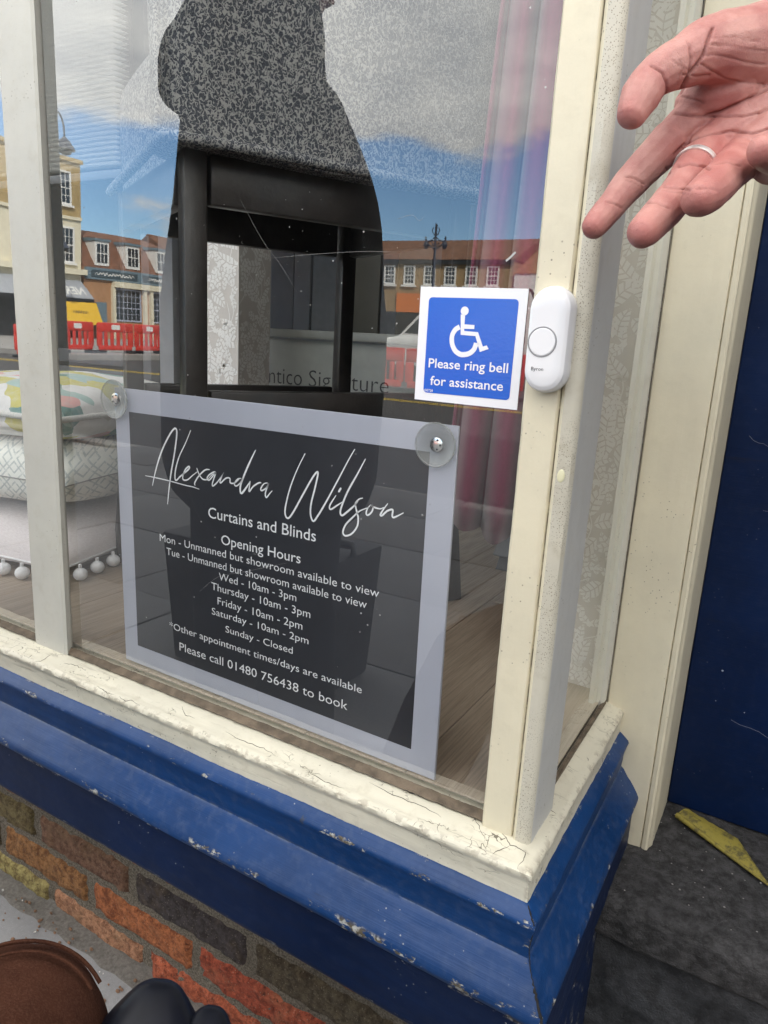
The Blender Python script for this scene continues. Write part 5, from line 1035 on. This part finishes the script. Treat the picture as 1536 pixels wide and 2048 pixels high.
chains = [H(arm + [(1610, 160, .425, .028)]),
    H([(1640, 110, .425, .024), (1520, 165, .428, .019), (1420, 215, .432, .0145), (1342, 280, .436, .0118)]),                 # index metacarpal
    H([(1640, 150, .425, .024), (1530, 225, .425, .018), (1425, 290, .428, .0125)]),
    H([(1640, 190, .42, .024), (1560, 260, .418, .017), (1478, 322, .418, .0122)]),
    H([(1650, 220, .415, .022), (1600, 270, .408, .0165), (1548, 325, .404, .0120)]),
    H([(1340, 283, .436, 0.0129), (1300, 325, .438, 0.0114), (1264, 362, .440, 0.0104), (1226, 408, .437, 0.0090), (1190, 452, .433, 0.0078)]),   # index
    H([(1418, 298, .428, 0.0133), (1387, 340, .414, 0.0114), (1357, 385, .402, 0.0108), (1318, 432, .389, 0.0103), (1286, 464, .380, 0.0089)]),   # middle
    H([(1478, 322, .418, 0.0129), (1462, 340, .398, 0.0111), (1440, 362, .380, 0.0107), (1416, 384, .369, 0.0104), (1400, 396, .364, 0.0096)]),   # ring
    H([(1548, 325, .404, .0115), (1556, 318, .388, .0092), (1540, 308, .372, .0085), (1524, 302, .362, .0078)]),                  # little
    H([(1620, 80, .425, .026), (1510, 95, .412, .0225), (1420, 100, .404, .0175), (1364, 124, .400, .0135), (1330, 140, .400, .0122), (1303, 162, .400, .0112), (1280, 195, .398, .0112), (1266, 226, .396, .0086)]),  # thumb
    H([(1480, 120, .415, .019), (1430, 160, .425, .014), (1385, 205, .434, .0105)]),                                           # web and thenar fold
    H([(1470, 180, .420, .0145), (1420, 195, .424, .0125), (1395, 200, .428, .0105)])]
hand = blob(chains, .00085, 6)
V = np.array(hand.v); F = hand.f
# creases pressed into the palm, thumb and finger joints
cw = np.array(R3).T; Pc = (V - np.array(CAM)) @ cw.T; px = 768 + 1428.765 * Pc[:, 0] / -Pc[:, 2]; py = 1024 - 1428.765 * Pc[:, 1] / -Pc[:, 2]
me = bpy.data.meshes.new('n'); me.from_pydata([tuple(p) for p in V], [], F); me.update(); N3 = np.empty(len(V) * 3); me.vertices.foreach_get('normal', N3); N3 = N3.reshape(-1, 3); bpy.data.meshes.remove(me)
facing = np.einsum('ij,ij->i', N3, np.array(CAM) - V) > 0
crease = np.zeros(len(V)); push = np.zeros(len(V))
CREASES = [([(600, 515), (690, 570), (725, 650), (730, 720), (715, 775)], 3.2, .0010), ([(905, 370), (915, 470), (900, 560), (880, 640)], 3, .0008), ([(1085, 220), (1045, 330), (1010, 440), (960, 520), (900, 590), (830, 720), (775, 770)], 4.2, .0016),
  ([(780, 890), (900, 912), (1010, 915), (1150, 875), (1250, 830), (1400, 765), (1540, 690)], 3.6, .0011), ([(830, 760), (900, 775), (985, 800), (1010, 815)], 2.6, .0006), ([(960, 925), (1150, 918), (1330, 915), (1460, 890), (1540, 850)], 2.8, .0008),
  ([(790, 1215), (860, 1140), (960, 1085), (1080, 1050), (1230, 1035), (1400, 1050), (1520, 1010)], 3.2, .0010), ([(810, 1310), (900, 1290), (1000, 1310), (1060, 1330)], 3.2, .0009), ([(1010, 440), (1100, 430), (1200, 450), (1350, 490), (1500, 510)], 2.6, .0005),
  ([(985, 500), (1080, 560), (1180, 620), (1300, 645), (1480, 660)], 2.4, .0006), ([(1060, 350), (1200, 360), (1340, 385), (1500, 400)], 2.4, .0004), ([(1060, 300), (1250, 290), (1450, 330)], 2, .0003), ([(850, 590), (960, 600), (1060, 590)], 2.4, .0006), ([(720, 1320), (740, 1360), (690, 1420), (560, 1500)], 2.6, .0007),
  ([(400, 1395), (470, 1405), (540, 1450)], 2.8, .0007), ([(400, 1420), (470, 1440), (530, 1480)], 2, .0004), ([(250, 1590), (310, 1605), (370, 1640)], 2.6, .0006), ([(700, 1470), (790, 1480), (900, 1500)], 3, .0007), ([(700, 1500), (800, 1515), (890, 1530)], 2.2, .0004), ([(560, 1600), (640, 1600), (740, 1640)], 2.8, .0006),
  ([(960, 1490), (1060, 1485), (1120, 1500)], 2.4, .0004), ([(1100, 1290), (1200, 1270), (1300, 1310)], 2.4, .0005), ([(880, 320), (905, 380)], 2.2, .0005), ([(760, 470), (830, 520), (880, 540)], 2, .0004), ([(820, 460), (850, 540), (820, 600)], 2, .0003)]
for pl, wd, dp in CREASES:
    q = np.array([zs(*p) for p in pl]); dmin = np.full(len(V), 1e9)
    for a, b in zip(q, q[1:]):
        ab = b - a; t = np.clip(((px - a[0]) * ab[0] + (py - a[1]) * ab[1]) / (ab @ ab), 0, 1); dmin = np.minimum(dmin, np.hypot(px - a[0] - t * ab[0], py - a[1] - t * ab[1]))
    e = np.exp(-(dmin / (wd * .72)) ** 2) * facing; push = np.maximum(push, e * dp); crease = np.maximum(crease, e * min(1, dp / .0010))
rng = np.array([noise.noise(Vector(p) * 55) + .6 * noise.noise(Vector(p) * 130) for p in V])
V = V - N3 * (push * 1.25)[:, None] + N3 * (rng * .00055)[:, None]
blush = np.zeros(len(V))
for cx, cy, r in ((1262, 226, 30), (1190, 452, 30), (1290, 462, 34), (1402, 394, 34), (1524, 300, 30), (1430, 180, 60), (1440, 300, 60), (1360, 300, 40)): blush = np.maximum(blush, np.exp(-((px - cx) ** 2 + (py - cy) ** 2) / r ** 2))

# --- seated photographer: body grown as one surface, the gesturing hand joined to it
KN = at_px(10, 2112, .475)                                       # the knee that shows at the bottom edge
# right shoulder, upper arm and forearm lead up to the hand
wr = at_px(1960, 250, .50); sh_r = Vector((.235, -.84, 1.06)); el = Vector((.36, -.62, .93))
body = blob([[((.05, -.93, .52), .15), ((.05, -.95, .70), .145), ((.05, -.93, .90), .15), ((.05, -.93, 1.03), .125)], [((.05, -.93, 1.08), .06), ((.05, -.91, 1.20), .055)],
    [((.05, -.90, 1.24), .075), ((.05, -.895, 1.31), .090), ((.05, -.90, 1.37), .085)], [((.05, -.80, 1.285), .016), ((.05, -.785, 1.27), .013)], [((-.035, -.90, 1.30), .018), ((-.04, -.905, 1.325), .014)], [((.135, -.90, 1.30), .018), ((.14, -.905, 1.325), .014)],
    [((-.14, -.93, 1.04), .062), ((.05, -.94, 1.05), .08), ((.22, -.90, 1.05), .062)], [(sh_r, .060), (sh_r.lerp(el, .5), .048), (el, .042)], [(el, .042), (el.lerp(wr, .35), .043), (wr, .034)],
    [((-.15, -.92, 1.05), .060), ((-.22, -.85, .90), .048), ((-.20, -.74, .80), .042)], [((-.20, -.74, .80), .042), ((-.10, -.68, .88), .034), ((-.03, -.655, .945), .028)], [((-.03, -.655, .945), .026), ((.0, -.65, .985), .020)],
    [((-.04, -.90, .53), .075), (Vector((-.03, -.92, .53)).lerp(KN, .5), .055), (KN + Vector((.0, -.03, -.03)), .036)], [(KN + Vector((.0, -.03, -.03)), .034), (KN.lerp(Vector((-.50, -.31, .10)), .5), .040), (Vector((-.50, -.31, .10)), .038)], [((-.50, -.31, .085), .042), ((-.50, -.20, .06), .034)],
    [((.14, -.90, .53), .080), ((.20, -.64, .55), .068), ((.25, -.43, .53), .055)], [((.25, -.43, .53), .064), ((.26, -.38, .35), .058), ((.27, -.37, .12), .042)], [((.27, -.37, .085), .042), ((.27, -.26, .06), .034)]], .011, 3)
off = len(V); mb = MB(); mb.v = [tuple(p) for p in V] + body.v; mb.f = list(F) + [tuple(i + off for i in f) for f in body.f]
per = obj('person', mb, M_SKIN, origin=(.05, -.9, 0), smooth=85); tag(per, 'seated person whose open hand with a silver ring points at the bell', 'person')
for nm, ar in (('crease', crease), ('blush', blush)):
    a = per.data.attributes.new(nm, 'FLOAT', 'POINT'); a.data.foreach_set('value', np.concatenate([ar, np.zeros(len(body.v))]).astype(np.float32))
# silver ring on the middle finger
rp = at_px(1390, 336, .4155); ax = (at_px(1357, 385, .402) - at_px(1418, 298, .428)).normalized(); qq = ax.to_track_quat('Z', 'Y').to_matrix().to_4x4()
mb = MB(); mb.lathe([(.0114, -.0020), (.0124, -.0021), (.0127, 0), (.0124, .0021), (.0114, .0020), (.0112, 0), (.0114, -.0020)], 48, Matrix.Translation(rp) @ qq); ro = obj('finger_ring', mb, plain('pale_silver', (.92, .91, .89), .38, .02, metal=.85), per, smooth=50)
# clothes
M_JACK = cloth('dark_jacket_cloth', (.020, .022, .028)); 
def brown():
    m, g = mat('brown_brushed_cloth'); o = g.obj(); f = g.noise(o, 700, 2); n = g.noise(o, 30, 4, .6); c = g.mix(g.ss(n, .3, .7), (.042, .016, .010), (.070, .028, .017)); c = g.mix(g.m('MULTIPLY', g.ss(f, .4, .7), .35), c, (.12, .06, .04))
    return finish(m, g, principled(g, c, .95, g.bump(g.m('ADD', f, g.m('MULTIPLY', n, 2.0)), .4, .0012), Specular_IOR_Level=.08))
M_BROWN = brown()
jk = blob([[((.05, -.93, .50), .17), ((.05, -.95, .72), .165), ((.05, -.935, .92), .17), ((.05, -.935, 1.06), .125)], [((-.15, -.93, 1.05), .085), ((.05, -.945, 1.06), .10), ((.23, -.90, 1.06), .085)], [(sh_r, .080), (sh_r.lerp(el, .5), .064), (el, .058)], [(el, .058), (el.lerp(wr, .5), .053), (el.lerp(wr, .72), .050)],
    [((-.15, -.92, 1.05), .080), ((-.22, -.85, .90), .064), ((-.20, -.74, .80), .058)], [((-.20, -.74, .80), .056), ((-.10, -.68, .88), .046)]], .012, 3); obj('jacket', jk, M_JACK, per, smooth=85)
hipL = Vector((-.03, -.92, .53)); ank = Vector((-.50, -.31, .10))
tr = blob([[(hipL, .115), (hipL.lerp(KN, .5), .098), (hipL.lerp(KN, .85), .080), (KN, .0665)], [(KN, .0665), (KN.lerp(ank, .3), .074), (KN.lerp(ank, .8), .066), (ank, .062)], [((.14, -.92, .53), .115), ((.20, -.64, .55), .10), ((.25, -.43, .53), .086)], [((.25, -.43, .53), .086), ((.26, -.38, .35), .078), ((.27, -.37, .12), .068)],
    [((-.03, -.93, .52), .13), ((.14, -.93, .52), .13)]], .0075, 6)
trv = [Vector(p) for p in tr.v]
tr.v = [tuple(p + (p - KN).normalized() * (.0016 * noise.noise(p * 22) + .0010 * noise.noise(p * 60))) for p in trv]
tro = obj('trousers', tr, M_BROWN, per, smooth=85)
for fr in (0.905, 0.80):
    vd = (CAM - KN).normalized(); ux = vd.cross(Vector((0, 0, 1))).normalized(); uy = ux.cross(vd).normalized(); r_ = .0695
    P_ = []
    for k in range(26):
        a = math.radians(22 + 140 * k / 25); rr_ = fr * r_; dd = math.sqrt(max(0, r_ ** 2 - rr_ ** 2)); P_.append(KN + ux * (rr_ * math.cos(a)) + uy * (rr_ * math.sin(a)) + vd * (dd + .0008))
    mb = MB(); mb.tube(P_, .0016 if fr > .9 else .0012, 6); obj('seam', mb, M_BROWN, tro, smooth=60)
hair = blob([[((.05, -.925, 1.36), .094), ((.05, -.955, 1.28), .070)]], .01, 2); obj('hair', hair, plain('brown_hair', (.05, .03, .02), .7), per, smooth=80)
for s in (-.028, .028): mb = MB(); mb.ball((.05 + s, -.817, 1.315), .010, 10, 6); obj('eye', mb, M_PN, per, smooth=60)
mb = MB(); mb.tube([(.025, -.812, 1.245), (.05, -.806, 1.243), (.075, -.812, 1.245)], .006, 6); obj('mouth', mb, plain('lips', (.4, .15, .13), .5), per, smooth=60)
for x in (-.50, .27): mb = MB(); mb.ball((x, -.25, .055), (.048, .13, .052), 14, 8); obj('shoe', mb, M_BLACKP, per, smooth=60)
# --- wheelchair
wc = thing('wheelchair', 'black wheelchair whose glossy moulded arm unit shows at the bottom edge', 'wheelchair', (.05, -.9, 0))
mb = MB(); mb.box((-.18, -1.12, .36), (.28, -.66, .415)); obj('seat', mb, M_BLACKP, wc, bevel=.015)
mb = MB(); mb.box((-.18, -1.20, .45), (.28, -1.14, .92)); obj('backrest', mb, M_BLACKP, wc, bevel=.02)
for x in (-.24, .34):
    mb = MB(); mb.tube([(x, -1.0 + .29 * math.cos(a * math.pi / 20), .30 + .29 * math.sin(a * math.pi / 20)) for a in range(40)], .018, 8, closed=True)
    for a in range(10): mb.tube([(x, -1.0, .30), (x, -1.0 + .28 * math.cos(a * math.pi / 5), .30 + .28 * math.sin(a * math.pi / 5))], .003, 5)
    obj('wheel', mb, M_BLACKP, wc, smooth=60)
for x in (-.20, .30): mb = MB(); mb.tube([(x, -1.17, .95), (x, -1.17, .38), (x, -.62, .38), (x, -.56, .14)], .014, 8); mb.ball((x, -.55, .08), (.02, .08, .08), 12, 8); obj('side_frame', mb, M_BLACKP, wc, smooth=60)
M_UNIT = plain('dark_moulded_plastic', (.004, .005, .010), .40, .2, 60, spec=.22)
# moulded units by the knee: capped, bevelled shells that rise out of the arm
def shell(name, foot, top, wx, wy, lab):
    """a rounded black housing standing along foot -> top"""
    ax = (top - foot).normalized(); sx = ax.cross(Vector((0, 0, 1))).normalized() if abs(ax.z) < .95 else Vector((1, 0, 0)); vd = (CAM - top).normalized(); sx = ax.cross(vd).normalized(); sy = sx.cross(ax).normalized(); L = (top - foot).length; mb = MB(); lv = []
    for t, k in ((0, 4.6), (.62, 2.75), (.78, 2.05), (.88, 1.55), (.94, 1.2), (.975, .9), (1.0, .55)): lv.append((foot + ax * (L * t), k))
    n = 32
    for c, k in lv:
        for i in range(n):
            a = math.tau * i / n; ca, sa = math.cos(a), math.sin(a); e = .62; mb.v.append(c + sx * (wx * k * math.copysign(abs(ca) ** e, ca)) + sy * (wy * k * math.copysign(abs(sa) ** e, sa)))
    mb.f = [(j * n + i, j * n + (i + 1) % n, (j + 1) * n + (i + 1) % n, (j + 1) * n + i) for j in range(len(lv) - 1) for i in range(n)] + [tuple((len(lv) - 1) * n + i for i in range(n)), tuple(range(n - 1, -1, -1))]
    return obj(name, mb, M_UNIT, wc, smooth=34, label=lab)
shell('arm_unit', at_px(262, 2260, .47), at_px(322, 1962, .50), .0135, .012, 'larger glossy black moulded unit')
shell('arm_unit', at_px(380, 2230, .47), at_px(428, 2012, .50), .0085, .010, 'smaller black moulded unit to the right')

# --- standing person seen only as a dark figure in the glass
pw = blob([[((-.90, -.50, .98), .11), ((-.90, -.50, 1.15), .10), ((-.905, -.50, 1.30), .09), ((-.895, -.50, 1.38), .07)], [((-.885, -.50, 1.42), .06), ((-.875, -.50, 1.50), .055)], [((-.865, -.49, 1.55), .075), ((-.86, -.485, 1.61), .088), ((-.86, -.49, 1.66), .080)], [((-.855, -.585, 1.585), .016), ((-.855, -.595, 1.57), .012)],
   [((-.98, -.50, 1.36), .055), ((-1.03, -.48, 1.39), .046), ((-1.075, -.46, 1.41), .034)], [((-1.075, -.46, 1.41), .032), ((-1.02, -.44, 1.475), .030), ((-.95, -.43, 1.53), .028)], [((-.95, -.43, 1.53), .022), ((-.92, -.44, 1.57), .018)],
   [((-.84, -.50, 1.34), .055), ((-.745, -.50, 1.18), .045), ((-.70, -.48, 1.00), .034)], [((-.70, -.48, 1.00), .030), ((-.70, -.48, .96), .026)], [((-.97, -.50, .90), .09), ((-.985, -.49, .50), .065), ((-.99, -.50, .10), .045)], [((-.99, -.50, .055), .04), ((-.99, -.38, .045), .035)], [((-.83, -.50, .90), .09), ((-.82, -.49, .50), .065), ((-.81, -.50, .10), .045)], [((-.81, -.50, .055), .04), ((-.81, -.38, .045), .035)]], .012, 3)
p2 = obj('person', pw, M_SKIN, origin=(-.9, -.5, 0), smooth=85); tag(p2, 'standing person in a dark coat mirrored as a dark figure in the window', 'person')
ct = blob([[((-.895, -.50, .70), .165), ((-.895, -.50, .90), .172), ((-.893, -.50, 1.06), .168), ((-.905, -.50, 1.20), .145), ((-.915, -.50, 1.33), .135), ((-.91, -.50, 1.40), .105)], [((-.80, -.50, .72), .130), ((-.785, -.50, .98), .122), ((-.80, -.50, 1.16), .104), ((-.84, -.50, 1.30), .085)], [((-1.01, -.50, .72), .130), ((-1.01, -.50, 1.00), .130), ((-.995, -.50, 1.20), .112), ((-.99, -.50, 1.34), .10)],
   [((-.98, -.50, 1.36), .075), ((-1.03, -.48, 1.39), .062), ((-1.085, -.46, 1.40), .044)], [((-1.085, -.46, 1.40), .042), ((-1.085, -.455, 1.455), .036), ((-1.02, -.44, 1.475), .044), ((-.95, -.43, 1.53), .048), ((-.905, -.445, 1.585), .044)], [((-.89, -.49, 1.40), .085), ((-.88, -.485, 1.47), .082)], [((-.868, -.445, 1.50), .078), ((-.862, -.462, 1.60), .080)], [((-.83, -.50, 1.335), .072), ((-.745, -.50, 1.18), .066), ((-.705, -.48, .99), .056), ((-.705, -.48, .92), .050)]], .012, 4)
obj('coat', ct, plain('black_coat_cloth', (.010, .010, .012), .9, .2, 40), p2, smooth=85)
ts = blob([[((-.97, -.50, .80), .105), ((-.985, -.49, .50), .085), ((-.99, -.50, .09), .075)], [((-.83, -.50, .80), .105), ((-.82, -.49, .50), .085), ((-.81, -.50, .09), .075)]], .012, 3); obj('trousers', ts, plain('dark_trouser_cloth', (.014, .014, .018), .9), p2, smooth=85)
hr = blob([[((-.86, -.468, 1.655), .096), ((-.868, -.445, 1.58), .084), ((-.87, -.45, 1.50), .070)]], .01, 2); obj('hair', hr, plain('dark_hair', (.012, .010, .009), .7), p2, smooth=80)
for s in (-.028, .028): mb = MB(); mb.ball((-.86 + s, -.575, 1.615), .010, 10, 6); obj('eye', mb, M_PN, p2, smooth=60)
mb = MB(); mb.tube([(-.885, -.578, 1.545), (-.86, -.584, 1.543), (-.835, -.578, 1.545)], .005, 6); obj('mouth', mb, plain('lips_paler', (.36, .14, .12), .5), p2, smooth=60)
for x in (-.99, -.81): mb = MB(); mb.ball((x, -.43, .05), (.048, .13, .05), 14, 8); obj('shoe', mb, M_BLACKP, p2, smooth=60)
bxo = thing('planter_box', 'dark square tapered planter standing on the pavement, seen mirrored in the notice', 'planter', (-1.15, -.95, 0))
mb = MB(); a = [(-1.54, -1.12), (-1.02, -1.12), (-1.02, -.84), (-1.54, -.84)]; b = [(-1.56, -1.14), (-1.00, -1.14), (-1.00, -.82), (-1.56, -.82)]
mb.add([(x, y, .0) for x, y in a] + [(x, y, .40) for x, y in b], [(3, 2, 1, 0), (4, 5, 6, 7)] + [(i, (i + 1) % 4, (i + 1) % 4 + 4, i + 4) for i in range(4)]); obj('tub', mb, plain('weathered_dark_tub', (.045, .045, .05), .7, .3, 8), bxo, bevel=.01)
mb = MB(); mb.tube([(-1.56, -.98, .40), (-1.56, -.98, .43), (-1.00, -.98, .43), (-1.00, -.98, .40)], .012, 6); obj('rim_bar', mb, M_BLACKP, bxo, smooth=60)
